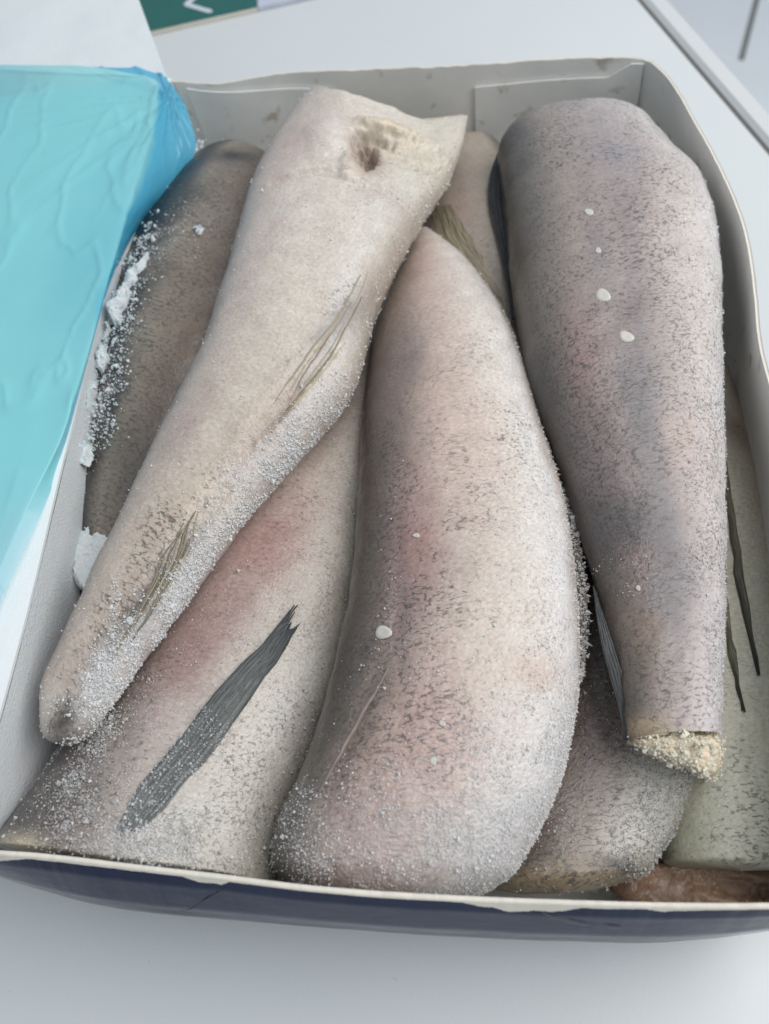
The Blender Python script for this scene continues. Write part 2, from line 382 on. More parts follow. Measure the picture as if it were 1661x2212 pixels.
# ------------------------------------------------------------------ cardboard box
RZ = 0.09
box = thing('cardboard_box', 'open navy cardboard carton with white lining holding the frozen fish', 'box', (0.13, 0.2, 0.0))
BL = np.array(box.location)
T = 0.0015
def wall(name, rim_px, base_off, bulge, mats, n=220, m_=44, torn=None, seed=0, outward=None, rimz=None, parent=box, rag=0.0006):
    """rim_px: (px, py, z) along the rim; base line is the rim dropped to the counter and moved by base_off (world xy)."""
    P = resample([at(x, y, z) for x, y, z in rim_px], n, 3)
    sv_ = np.linspace(0, 1, m_)**1.7; s = sv_[None, :, None]
    nz = fbm(np.c_[P[:, :2]*1.0, np.zeros(n)], 220, seed, 3)
    P[:, 2] += rag*nz
    base = P.copy(); base[:, 2] = 0.001; base[:, :2] += np.array(base_off)
    tan = np.gradient(P, axis=0); tan[:, 2] = 0; tan /= np.linalg.norm(tan, axis=1)[:, None]
    out = np.c_[tan[:, 1], -tan[:, 0], np.zeros(n)]
    if np.mean(out@np.array(outward)) < 0: out = -out
    bl = np.interp(sv_, *np.array(bulge).T)
    bl = np.convolve(np.pad(bl, 3, mode='edge'), np.ones(7)/7, 'valid'); bl = bl-bl[0]
    env = np.sin(np.pi*np.clip(np.linspace(0, 1, n), 0.02, 0.98))**0.35*np.linspace(1.1, 0.8, n)
    if torn: env = np.interp(np.linspace(0, 1, n), [0, .08, .17, .5, .8, .95, 1], [.3, .7, .83, .66, .68, .5, .3]); env = np.convolve(np.pad(env, 60, mode='edge'), np.ones(121)/121, 'valid')
    G = P[:, None]*(1-s)+base[:, None]*s + out[:, None]*(bl[None, :, None]*env[:, None, None])
    lump = fbm(G.reshape(-1, 3), 28, seed+5, 3).reshape(n, m_)
    G = G + out[:, None]*(lump*0.0012*np.linspace(0, 1, m_)[None, :])[..., None]
    O = G + out[:, None]*T
    V = np.concatenate([G.reshape(-1, 3), O.reshape(-1, 3)]); k = n*m_
    Fi = grid_faces(n, m_); Fo = Fi[:, ::-1]+k
    i = np.arange(n-1)*m_
    Fr = np.stack([i, i+m_, i+m_+k, i+k], 1)
    j = np.arange(m_-1)
    Fe = np.concatenate([np.stack([j, j+1, j+1+k, j+k], 1), np.stack([j, j+1, j+1+k, j+k], 1)+(n-1)*m_])
    mi = np.zeros(len(Fi)*2+len(Fr)+len(Fe), int); mi[len(Fi):2*len(Fi)] = 1; mi[2*len(Fi):] = 2
    if torn:
        u = np.linspace(0, 1, n-1)
        ragged = fbm(np.c_[u*60, u*0, u*0], 1.0, seed+9, 4)
        dep = np.interp(u, *np.array(torn).T)*(1+0.35*ragged)
        ss = sv_[None, :-1]*RZ*1.5
        mi[len(Fi):2*len(Fi)][((ss < dep[:, None])).ravel()] = 2
    F = np.concatenate([Fi, Fo, Fr, Fe])
    o = make_mesh(name, V, F, mats, parent, BL, midx=mi)
    return o, G, O, out
lining = [M['card'], M['navy'], M['raw']]
front_rim = [(-95, 1822, RZ), (0, 1838, RZ), (90, 1842, RZ), (300, 1868, RZ), (490, 1889, RZ), (650, 1911, RZ), (833, 1926, RZ), (1060, 1938, RZ), (1230, 1944, RZ), (1430, 1950, RZ), (1661, 1951, RZ), (1800, 1945, RZ)]
fw, fG, fO, fout = wall('front_wall', front_rim, (0, 0.006), [(0, 0), (0.05, 0.004), (0.2, 0.0115), (0.32, 0.0145), (0.6, 0.0150), (0.85, 0.008), (1, -0.003)], lining, 700, 170,
     torn=[(0, .004), (.05, .0035), (.09, .0008), (.28, .0006), (.3, .0030), (.325, .0030), (.335, .0006), (.6, .0006), (.63, .003), (.655, .0042), (.70, .0042), (.73, .0012), (.8, .0008), (.82, .0018), (.9, .0006), (1, .0006)], seed=3, outward=(0, -1, 0), rag=0.0005)
back_rim = [(372, 176, .092), (450, 184, .091), (505, 179, .091), (567, 166, .092), (630, 157, .092), (702, 155, .092), (833, 149, .092), (933, 146, .092), (1032, 141, .092), (1132, 133, .092), (1232, 127, .092), (1356, 125, .092), (1397, 131, .092)]
bw, bG, bO, bout = wall('back_wall', back_rim, (0.006, 0.004), [(0, 0), (0.5, 0.002), (1, 0)], lining, 260, 40, seed=11, outward=(0, 1, 0))
right_rim = [(1392, 131, .092), (1410, 136, .092), (1456, 184, .092), (1496, 259, .092), (1531, 319, .092), (1571, 399, .091), (1601, 474, .091), (1618, 545, .09), (1630, 648, .09), (1637, 745, .09), (1664, 840, .09), (1700, 1000, .09), (1735, 1300, .09), (1770, 1600, .09), (1800, 1945, .09)]
rw, rG, rO, rout = wall('right_wall', right_rim, (0.006, 0.004), [(0, 0), (0.5, 0.006), (1, 0.0)], lining, 320, 40, seed=21, outward=(1, 0, 0), rag=0.0003)
hinge = [(372, 176, .092), (285, 440, .09), (210, 700, .09), (146, 978, .09), (60, 1340, .09), (-20, 1640, .09), (-95, 1822, .09)]
lw, lG, lO, lout = wall('left_wall', hinge, (0.004, 0), [(0, 0), (0.5, 0.002), (1, 0.0)], [M['snow'], M['navy'], M['raw']], 240, 40, seed=31, outward=(-1, 0, 0), rag=0.0002)
base = np.array([at(x, y, RZ) for x, y in ((372, 176), (1392, 131), (1664, 840), (1790, 1945), (830, 1926), (-95, 1822))]); base[:, 2] = 0.0022
make_mesh('bottom', base, [tuple(range(6))[::-1]], M['card'], box, BL, smooth=False)

def panel(name, G, out, i0, i1, drop_l, drop_r, off, mat, chamfer=None, depth=0.075):
    """inner flap lying against a wall: follows the wall grid between two stations"""
    n, m_ = G.shape[:2]; ii = np.linspace(i0, i1, 60); k = 14
    drops = np.interp(np.linspace(0, 1, 60), [0, 1], [drop_l, drop_r])
    if chamfer: drops = np.interp(np.linspace(0, 1, 60), *np.array(chamfer).T)
    V = []
    for a, i in enumerate(ii):
        g = G[int(i)]; o = out[int(i)]
        for b in range(k):
            z = 0.092-drops[a]-(depth*b/(k-1))
            zz = g[:, 2]; p = np.array([np.interp(-z, -zz, g[:, q]) for q in range(3)])
            p = p - o*(off); p[2] = z
            V.append(p)
    V = np.array(V); nrm = np.repeat(np.array([out[int(i)] for i in ii]), k, 0)
    W = V-nrm*0.0012; K = len(V)
    Fi = grid_faces(60, k); F = [tuple(f) for f in Fi]+[tuple(f[::-1]+K) for f in Fi]
    for a in range(59): F.append((a*k, (a+1)*k, (a+1)*k+K, a*k+K))
    for b in range(k-1):
        F.append((b, b+1, b+1+K, b+K)); q = 59*k; F.append((q+b, q+b+1, q+b+1+K, q+b+K))
    return make_mesh(name, np.concatenate([V, W]), F, mat, box, BL, smooth=False)
nb = 260
panel('inner_flap', bG, bout, 8, nb*0.345, 0.0075, 0.0105, 0.0006, M['card'], chamfer=[(0, 0.003), (0.35, 0.006), (1, 0.0105)])
panel('inner_flap', bG, bout, nb*0.645, nb-2, 0.010, 0.003, 0.0006, M['card'], chamfer=[(0, 0.0125), (0.06, 0.0122), (0.80, 0.0105), (0.93, 0.0022), (1, 0.0012)])

# lid opened outwards over the left wall, with its side tab
nl = 120; ml = 60
hp = resample([at(x, y, z) for x, y, z in hinge], nl, 3)
lt = np.gradient(hp, axis=0); lt[:, 2] = 0; lt /= np.linalg.norm(lt, axis=1)[:, None]
lo_ = np.c_[lt[:, 1], -lt[:, 0], np.zeros(nl)]
if lo_[:, 0].mean() > 0: lo_ = -lo_
ss = np.linspace(0, 0.25, ml)
LG = np.zeros((nl, ml, 3))
for j, s_ in enumerate(ss):
    LG[:, j] = hp + lo_*s_
    LG[:, j, 2] = hp[:, 2] + 0.0015 + 0.002*math.sin(min(s_/0.012, math.pi/2)) - 0.10*max(0, s_-0.01)
LG[..., 2] += 0.0010*fbm(LG.reshape(-1, 3), 22, 77, 3).reshape(nl, ml)
def sheet(name, G, t, mats, parent, loc, smooth=True):
    n, m_ = G.shape[:2]; A = G.reshape(-1, 3); Bv = A-np.array([0, 0, t]); K = len(A)
    Fi = grid_faces(n, m_)
    i = np.arange(n-1)*m_; j = np.arange(m_-1)
    E_ = [np.stack([i, i+m_, i+m_+K, i+K], 1), np.stack([i+m_-1, i+2*m_-1, i+2*m_-1+K, i+m_-1+K], 1),
          np.stack([j, j+1, j+1+K, j+K], 1), np.stack([j, j+1, j+1+K, j+K], 1)+(n-1)*m_]
    return make_mesh(name, np.concatenate([A, Bv]), np.concatenate([Fi, Fi[:, ::-1]+K]+E_), mats, parent, loc, smooth=smooth)
sheet('lid', LG, T, M['card_clean'], box, BL, False)
# tab: starts at the lid's far edge, runs away from the camera
tl = resample([at(362, 172, .0935), at(300, 0, .094), at(262, -110, .092)], 40, 1)
tfar = resample([at(-260, 140, .074), at(-260, 0, .08), at(-260, -110, .08)], 40, 1)
tt = np.linspace(0, 1, 40)[None, :, None]
TG = tl[:, None]*(1-tt)+tfar[:, None]*tt
TG[..., 2] += 0.0012*fbm(TG.reshape(-1, 3), 25, 5, 3).reshape(40, 40) + 0.004*np.exp(-np.linspace(0, 40, 40)/4)[:, None]*0.3
sheet('lid_tab', TG, T, M['card_clean'], box, BL, False)

# scuffs in the navy print
def scuff(pxs, wid, seed):
    pts = []
    k = fO.reshape(-1, 3)
    for (x, y) in pxs:
        d = ray(x, y); v = k-CAM; tpar = v@d; dist = np.linalg.norm(v-tpar[:, None]*d, axis=1)
        pts.append(k[np.argmin(dist+ (tpar-0.2)*0.02)])
    P = resample(pts, 70, 2)
    nz = fbm(np.c_[np.linspace(0, 9, 70), np.zeros(70), np.zeros(70)], 1.0, seed, 4)
    wv = np.clip(wid*(0.5+1.3*nz), 0.00005, None)
    off = np.array([0, -0.0004, 0.0003])
    up = np.array([0, -0.3, 1.0])
    V = np.concatenate([P+off+up*wv[:, None], P+off-up*wv[:, None]])
    i = np.arange(69); F = np.stack([i, i+1, i+71, i+70], 1)
    make_mesh('scuff', V, F, M['raw'], box, BL)
scuff([(495, 1912), (470, 1930), (430, 1953), (385, 1972)], 0.00022, 4)
scuff([(1165, 1962), (1195, 1982), (1260, 1996), (1340, 2003)], 0.00022, 9)

# ------------------------------------------------------------------ fish
class Fish: pass
def srgb(r, g, b):
    c = np.array([r, g, b])/255.0
    return np.where(c <= 0.04045, c/12.92, ((c+0.055)/1.055)**2.4)

def build_fish(name, label, Lp, Rp, zc, kh, hmax, stops, blobs=(), nu=420, nv=180, seed=1, base_frost=0.1, frosts=(), dash=0.4, dashes=(),
               dents=(), sup=2.3, group='headless frozen fish packed in the carton', round0=0.0, round1=0.0, lump=0.0016, wob=0.12, cut0=None, cut1=None, gain=1.0, flap=None, sat=0.68):
    """Lp, Rp: left and right outline; zc: height of the outline plane along the fish; kh: thickness / half width"""
    n = nu; t = np.linspace(0, 1, n)
    zl = resample(Lp, n, 3); zr = resample(Rp, n, 3)
    z = np.interp(t, *np.array(zc).T); z = np.convolve(np.pad(z, 15, mode='edge'), np.ones(31)/31, 'valid')
    Lw = np.array([at(x, y, h) for (x, y), h in zip(zl, z)]); Rw = np.array([at(x, y, h) for (x, y), h in zip(zr, z)])
    C = (Lw+Rw)/2; H = (Rw-Lw)/2
    hw = np.linalg.norm(H, axis=1)
    hh = np.minimum(hmax, kh*hw)
    hh = np.convolve(np.pad(hh, 10, mode='edge'), np.ones(21)/21, 'valid')
    al = np.r_[0, np.cumsum(np.linalg.norm(np.diff(C, axis=0), axis=1))]; Ltot = al[-1]
    rs = np.ones(n)
    for d, e in ((al, round0), (Ltot-al, round1)):
        if e > 0: rs *= np.sqrt(np.clip(1-np.clip((e-d)/e, 0, 1)**2, 0.0004, 1))
    nt_ = int(nv*0.72); nb_ = nv-nt_
    th = np.r_[np.linspace(-0.12, math.pi+0.12, nt_, endpoint=False), np.linspace(math.pi+0.12, 2*math.pi-0.12, nb_, endpoint=False)]
    ct, st = np.cos(th), np.sin(th)
    cx = np.sign(ct)*np.abs(ct)**(2/sup); cz = np.sign(st)*np.abs(st)**(2/sup)
    V = C[:, None]+H[:, None]*(cx[None, :, None]*rs[:, None, None]); V[..., 2] += hh[:, None]*rs[:, None]*cz[None, :]
    if flap:                                  # belly wall thins out to a flap at the first end
        k = flap[0]*smooth01(cx, -0.3, 0.75)[None, :]*np.clip(1-al/flap[1], 0, 1)[:, None]**1.5
        V[..., 2] = z[:, None]+(V[..., 2]-z[:, None])*(1-k)
    V = V.reshape(-1, 3)
    U = np.repeat(al, nv); Wt = np.tile(cx, n); Z = np.tile(cz, n)
    # arc length around for the uv
    ang = np.tile(th, n); rad = np.repeat(np.sqrt((hw**2+hh**2)/2), nv)
    uv = np.c_[U, (ang-1.5708)*rad]+seed*1.37
    # normals of the smooth body
    G = V.reshape(n, nv, 3)
    du = np.gradient(G, axis=0); dv = np.roll(G, -1, 1)-np.roll(G, 1, 1)
    nr = np.cross(dv, du); nr /= (np.linalg.norm(nr, axis=2)[..., None]+1e-12)
    nr = nr.reshape(-1, 3)
    cen = np.repeat(C, nv, 0)
    if np.mean(np.sum(nr*(V-cen), 1)) < 0: nr = -nr
    # albedo from pigment stops across the body, disturbed by noise
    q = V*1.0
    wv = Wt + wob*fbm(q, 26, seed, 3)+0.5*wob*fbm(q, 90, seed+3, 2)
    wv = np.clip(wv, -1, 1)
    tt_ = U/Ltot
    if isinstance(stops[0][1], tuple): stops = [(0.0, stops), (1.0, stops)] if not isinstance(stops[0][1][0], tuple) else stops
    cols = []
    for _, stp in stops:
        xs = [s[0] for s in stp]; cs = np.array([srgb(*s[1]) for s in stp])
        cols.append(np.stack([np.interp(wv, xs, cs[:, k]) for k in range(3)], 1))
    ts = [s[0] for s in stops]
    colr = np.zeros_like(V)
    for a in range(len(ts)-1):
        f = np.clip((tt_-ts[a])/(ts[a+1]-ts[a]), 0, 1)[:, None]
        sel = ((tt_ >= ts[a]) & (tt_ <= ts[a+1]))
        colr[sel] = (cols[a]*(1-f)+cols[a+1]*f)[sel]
    fro = np.full(len(V), base_frost); das = np.full(len(V), float(dash))
    top = V[:, 2]
    def blobmask(px, py, rx, ry, rot, sharp=1.0, zz=None, rough=0.35, fine=1.6):
        c = at(px, py, zz if zz is not None else surf_z(px, py))
        s = 0.463*0+1.0
        d = V[:, :2]-c[:2]
        a = math.radians(rot); x = d[:, 0]*math.cos(a)+d[:, 1]*math.sin(a); y = -d[:, 0]*math.sin(a)+d[:, 1]*math.cos(a)
        rr = np.sqrt((x/rx)**2+(y/ry)**2)+rough*fbm(q, fine/max(min(rx, ry), .002), seed+int(px), 4)
        return np.exp(-np.clip(rr, 0, None)**(2*sharp))*(Z > -0.3)
    def surf_z(px, py):
        d = ray(px, py); v = V-CAM; tp = v@d; dist = np.linalg.norm(v-tp[:, None]*d, axis=1)
        k = np.where(dist < dist.min()+0.0015, tp, 1e9); return V[np.argmin(k)][2]
    for (px, py, rx, ry, rot, rgb, st_) in blobs:
        mk = blobmask(px, py, rx, ry, rot)*st_
        colr = colr*(1-mk[:, None])+srgb(*rgb)[None]*mk[:, None]
    for (px, py, rx, ry, rot, st_) in frosts: fro += st_*blobmask(px, py, rx, ry, rot)
    for (px, py, rx, ry, rot, st_) in dashes: das += st_*blobmask(px, py, rx, ry, rot)
    das = np.clip(das, 0, 2)
    D = lump*fbm(q, 30, seed+50, 3)+0.00024*fbm(q, 160, seed+60, 2)
    D += np.clip(fro, 0, 1.2)*0.00030*fbm(q, 430, seed+70, 2)
    off = nr*D[:, None]
    for dn in dents:
        px, py, rx, ry, rot, dep = dn[:6]
        off[:, 2] -= dep*(blobmask(px, py, rx, ry, rot, 1.2) if len(dn) == 6 else blobmask(px, py, rx, ry, rot, 2.2, None, dn[6], 2.4))
    # ragged trimmed ends: push the end rings along the body
    ax0 = C[0]-C[8]; ax0 /= np.linalg.norm(ax0); ax1 = C[-1]-C[-9]; ax1 /= np.linalg.norm(ax1)
    for cut, ax, dd in ((cut0, ax0, U), (cut1, ax1, Ltot-U)):
        if cut is None: continue
        xs, ys = np.array(cut[0]).T
        shift = np.interp(Wt, xs, ys)*(Z > -0.05)+np.interp(Wt, xs, ys)*0.3*(Z <= -0.05)
        shift = shift + 0.0012*fbm(q, 240, seed+90, 2)
        fall = np.clip(1-dd/cut[1], 0, 1)
        off += ax[None]*(shift*fall)[:, None]
    lum = colr@np.array([.3, .59, .11]); colr = lum[:, None]+(colr-lum[:, None])*sat
    colr = colr*np.array([1.02, 1.0, 0.965])
    colr = np.clip(colr*gain*0.84, 0, 0.92)
    V2 = V+off
    F = grid_faces(n, nv, True)
    loc = np.array([C[:, 0].mean(), C[:, 1].mean(), max(0.003, V2[:, 2].min())])
    f = Fish(); f.root = thing(name, label, 'fish', loc, group); f.loc = loc
    f.body = make_mesh('body', V2, F, M['skin'], f.root, loc, uv=uv, attrs={'Col': colr, 'Frost': fro, 'Dash': das})
    f.V = V2; f.N = nr; f.n, f.nv = n, nv; f.fro = fro; f.Z = Z; f.C = C; f.Wt = Wt; f.U = U; f.L = Ltot; f.uv = uv
    f.G = V2.reshape(n, nv, 3); f.seed = seed; f.col = colr
    # end faces of cut flesh
    for end in (0, -1):
        ring = f.G[end]; c = ring.mean(0); ax = ax0 if end == 0 else ax1
        rings = [ring+ax*0.0001]
        for k, sfac in enumerate((0.93, 0.8, 0.6, 0.4, 0.2, 0.02)):
            r_ = c+(ring-c)*sfac + ax*(-0.001*k)
            r_ = r_ + ax*(0.0018*fbm(r_, 260, seed+k, 3))[:, None]
            rings.append(r_)
        VV = np.concatenate(rings)
        make_mesh('cut_face', VV, grid_faces(len(rings), nv, True), M['flesh'], f.root, loc)
    return f

def hit(f, px, py):
    d = ray(px, py); v = f.V-CAM; tp = v@d; dist = np.linalg.norm(v-tp[:, None]*d, axis=1)
    k = np.where(dist < max(dist.min()+0.0006, 0.0015), tp, 1e9); i = int(np.argmin(k)); return f.V[i], f.N[i]

def crystals(f, name, pts, nrm, size, seed, mat=None, spread=1.0, elong=1.05, tone=None):
    """joined tiny ice grains sitting on the given points"""
    r = np.random.default_rng(seed); n = len(pts)
    ax = nrm+spread*r.normal(0, 0.6, (n, 3)); ax /= np.linalg.norm(ax, axis=1)[:, None]
    a = np.cross(ax, r.normal(0, 1, (n, 3))); a /= np.linalg.norm(a, axis=1)[:, None]; b = np.cross(ax, a)
    s = 0.68*size*np.exp(r.normal(0, 0.45, n))[:, None]
    e = (elong*np.exp(r.normal(0, 0.3, n)))[:, None]
    base = pts
    V = np.stack([base-ax*s*0.4, base+a*s, base+b*s*0.8, base-a*s*0.9, base-b*s, base+ax*s*e], 1).reshape(-1, 3)
    tri = np.array([[0, 2, 1], [0, 3, 2], [0, 4, 3], [0, 1, 4], [5, 1, 2], [5, 2, 3], [5, 3, 4], [5, 4, 1]])
    F = (tri[None]+(np.arange(n)*6)[:, None, None]).reshape(-1, 3)
    if tone is None: tone = np.tile([0.5, 0.46, 0.42], (n, 1))
    mixf = r.uniform(0.3, 0.8, n)[:, None]
    tone = np.repeat(tone*(1-mixf)+np.array([0.93, 0.92, 0.91])*mixf, 6, 0)
    o = make_mesh(name, V, F, mat or M['rime'], f.root, f.loc, smooth=False, attrs={'Col': tone})
    o['kind'] = 'stuff'; return o
def rime(f, count, size=0.00042, edge=0.0, seed=0, power=1.5, white=0.15):
    r = np.random.default_rng(f.seed*100+seed)
    wgt = np.clip(f.fro-0.12, 0, None)**power*(f.Z > -0.25)
    if edge: wgt = wgt+edge*(f.Wt > 0.90)*(f.Z > -0.3)
    cl = np.clip(fbm(f.V, 140, f.seed+seed, 3)+0.35, 0, None); wgt = wgt*cl
    idx = r.choice(len(wgt), count, p=wgt/wgt.sum())
    pts = f.V[idx]+r.normal(0, 0.0003, (count, 3))
    crystals(f, 'rime', pts, f.N[idx], size, seed+3, tone=f.col[idx]*(1-white)+0.9*white)

def ribbon(f, name, Lp, Rp, lift, c0, c1, nu=120, nv=26, frost=0.0, ridge=0.0007, rays=9, on=None, zz=None, tip=0.0, seed=0, mat='fin', edgecol=None, shape=None):
    """a fin laid along a body: left and right edge outlines, lifted off the surface, thick and ridged"""
    a = resample(Lp, nu, 2); b = resample(Rp, nu, 2)
    def place(p):
        if on is not None: return np.array([hit(on, x, y)[0] for x, y in p])
        return np.array([at(x, y, h) for (x, y), h in zip(p, np.interp(np.linspace(0, 1, len(p)), *np.array(zz).T))])
    sel = np.linspace(0, nu-1, 14).astype(int); t = np.linspace(0, 1, nu); ts = t[sel]
    def dense(p):
        q = place(p[sel]); q[:, 2] = np.convolve(np.pad(q[:, 2], 2, mode='edge'), np.ones(5)/5, 'valid')
        return np.stack([np.interp(t, ts, q[:, k]) for k in range(3)], 1)
    A, B = dense(a), dense(b)
    s = np.linspace(0, 1, nv)
    G = A[:, None]*(1-s)[None, :, None]+B[:, None]*s[None, :, None]
    lf = np.interp(t, *np.array(lift).T)
    arch = np.sin(np.pi*s)
    G[..., 2] += lf[:, None]*(-0.15+1.15*arch[None]**0.6)
    rid = np.abs(np.sin(np.pi*rays*s))[None, :]*ridge*(0.5+0.5*np.sin(np.pi*np.clip(t, .05, .97)))[:, None]
    G[..., 2] += rid + 0.0006*fbm(G.reshape(-1, 3), 180, seed, 3).reshape(nu, nv)
    if tip:                                   # uneven ray tips
        ax = (A[-1]+B[-1])/2-(A[-25]+B[-25])/2; ax /= np.linalg.norm(ax)
        jag = (vnoise(np.c_[s*rays*1.3, s*0, s*0], seed+2))*tip
        G += ax[None, None]*(jag[None, :, None]*smooth01(t, 0.75, 1)[:, None, None])
    Vt = G.reshape(-1, 3); Vb = Vt-np.array([0, 0, 0.0007]); K = len(Vt)
    Fi = grid_faces(nu, nv); i = np.arange(nu-1)*nv; j = np.arange(nv-1)
    E_ = [np.stack([i, i+nv, i+nv+K, i+K], 1), np.stack([i+nv-1, i+2*nv-1, i+2*nv-1+K, i+nv-1+K], 1), np.stack([j, j+1, j+1+K, j+K], 1), np.stack([j, j+1, j+1+K, j+K], 1)+(nu-1)*nv]
    V = np.concatenate([Vt, Vb])
    cc = srgb(*c0)[None, None]*(1-t)[:, None, None]+srgb(*c1)[None, None]*t[:, None, None]
    st = 0.92+0.3*vnoise(np.c_[s*rays*2, s*0, s*0], seed+9)
    cc = np.clip(cc*st[None, :, None], 0, 1)*np.ones((nu, nv, 1))
    if edgecol is not None:
        k = np.exp(-((1-s)/0.18)**2)[None, :, None]; cc = cc*(1-k)+srgb(*edgecol)*k
    cc = np.tile(cc.reshape(-1, 3), (2, 1))
    al = np.r_[0, np.cumsum(np.linalg.norm(np.diff((A+B)/2, axis=0), axis=1))]
    uvv = np.stack([np.repeat(al[:, None], nv, 1), s[None]*np.linalg.norm(B-A, axis=1)[:, None]], -1).reshape(-1, 2); uvv = np.tile(uvv, (2, 1))+seed
    o = make_mesh(name, V, np.concatenate([Fi, Fi[:, ::-1]+K]+E_), M[mat], f.root, f.loc, uv=uvv, attrs={'Col': cc, 'Frost': np.tile(np.repeat(frost*np.linspace(1.25, 0.6, nu), nv), 2)})
    o_rays = []
    f.lastG = G
    return o
def fin_rays(f, fin, G, cols_, rad, colr, seed=0):
    """bony rays standing proud of a fin membrane, each its own piece"""
    mt = M['fin']
    for k, j in enumerate(cols_):
        P = G[4:-3:3, j]+np.array([0, 0, rad*0.5]); n = len(P); m_ = 6
        tan = np.gradient(P, axis=0); tan /= np.linalg.norm(tan, axis=1)[:, None]
        sd = np.cross(tan, [0, 0, 1]); sd /= np.linalg.norm(sd, axis=1)[:, None]; upv = np.cross(sd, tan)
        rr = rad*np.linspace(1.1, 0.45, n)*(1+0.25*vnoise(np.c_[np.arange(n)*.5, np.zeros(n), np.zeros(n)], seed+k))
        a = np.linspace(0, 2*np.pi, m_, endpoint=False)
        V = P[:, None]+rr[:, None, None]*(np.cos(a)[None, :, None]*sd[:, None]+np.sin(a)[None, :, None]*upv[:, None])
        V = V.reshape(-1, 3)
        uvv = np.c_[np.repeat(np.linspace(0, .05, n), m_), np.tile(np.linspace(0, .004, m_), n)]+k
        make_mesh('fin_ray', V, grid_faces(n, m_, True), mt, fin, f.loc, uv=uvv, attrs={'Col': np.tile(srgb(*colr), (len(V), 1)), 'Frost': np.full(len(V), 0.1)})
def scale_disc(f, px, py, r, rot=0, asp=1.4, mat='scale'):
    p, nn = hit(f, px, py)
    nn = nn/np.linalg.norm(nn); a = np.cross(nn, [math.cos(rot), math.sin(rot), 0.1]); a /= np.linalg.norm(a); b = np.cross(nn, a)
    V = []; k = 14
    for h, s in ((0.0001, 1.0), (0.0004, 0.93), (0.00045, 0.55), (0.0003, 0.02)):
        for i in range(k):
            q = 2*math.pi*i/k; wv = 1+0.08*math.sin(3*q+px)
            V.append(p+nn*h*(r/0.002)**0.3+(a*math.cos(q)*asp+b*math.sin(q))*r*s*wv)
    make_mesh('scale', np.array(V), grid_faces(4, k, True), M[mat], f.root, f.loc)
def flake(f, pts, thick, mat, name='ice_patch', seed=0, lift=0.0):
    """irregular thin patch frozen onto a body: outline points"""
    pts = np.array(pts, float); c = pts.mean(0); k = 40
    loop = resample(np.r_[pts, pts[:1]], k+1, 2)[:-1]
    loop = c+(loop-c)*(1+0.28*fbm(np.c_[loop*0.06, np.zeros(k)], 1.0, seed+5, 3))[:, None]
    rings = []
    for h, s in ((-0.3, 1.06), (0.7, 0.97), (1.0, 0.8), (1.05, 0.5), (1.0, 0.05)):
        P = []
        for (x, y) in loop:
            q = c+(np.array([x, y])-c)*s; p, nn = hit(f, *q); P.append(p+nn*thick*h)
        P = np.array(P); P[:, 2] = 0.5*P[:, 2]+0.5*np.convolve(np.pad(P[:, 2], 3, mode='wrap'), np.ones(7)/7, 'valid')
        P[:, 2] += 0.25*thick*fbm(P, 500, seed, 2)+lift
        rings.append(P)
    return make_mesh(name, np.concatenate(rings), grid_faces(5, k, True), M[mat], f.root, f.loc)

# ---- lower layer
A = build_fish('frozen_fish', 'dark backed fish crusted with snowy frost along the carton wall beside the blue film',
    [(510, 305), (440, 345), (370, 410), (285, 540), (228, 680), (192, 830), (165, 980), (152, 1130), (148, 1290), (160, 1420)],
    [(560, 330), (650, 420), (620, 560), (560, 700), (500, 840), (440, 980), (390, 1120), (350, 1260), (320, 1400), (300, 1480)],
    [(0, .062), (0.5, .064), (.75, .054), (1, .038)], 0.6, 0.024,
    [(-1, (30, 32, 38)), (-0.55, (34, 36, 42)), (-0.38, (84, 82, 82)), (-0.15, (156, 146, 128)), (0.15, (140, 125, 108)), (0.5, (120, 100, 84)), (1, (110, 96, 86))],
    blobs=[(450, 470, .014, .010, 30, (150, 140, 130), .5), (505, 335, .012, .009, 0, (24, 25, 28), .9), (390, 440, .010, .022, -35, (44, 46, 52), .8), (290, 650, .007, .03, -22, (44, 46, 52), .8), (225, 900, .007, .035, -12, (44, 46, 50), .85), (420, 760, .008, .03, -22, (128, 98, 76), .6), (300, 1020, .02, .03, 0, (92, 88, 84), .6)], nu=300, nv=130, seed=2, base_frost=0.08,
    frosts=[(330, 520, .01, .05, -25, .2), (210, 900, .008, .06, -10, .3), (400, 520, .02, .03, -30, .12)], dash=0.6, round0=0.012, round1=0.01)
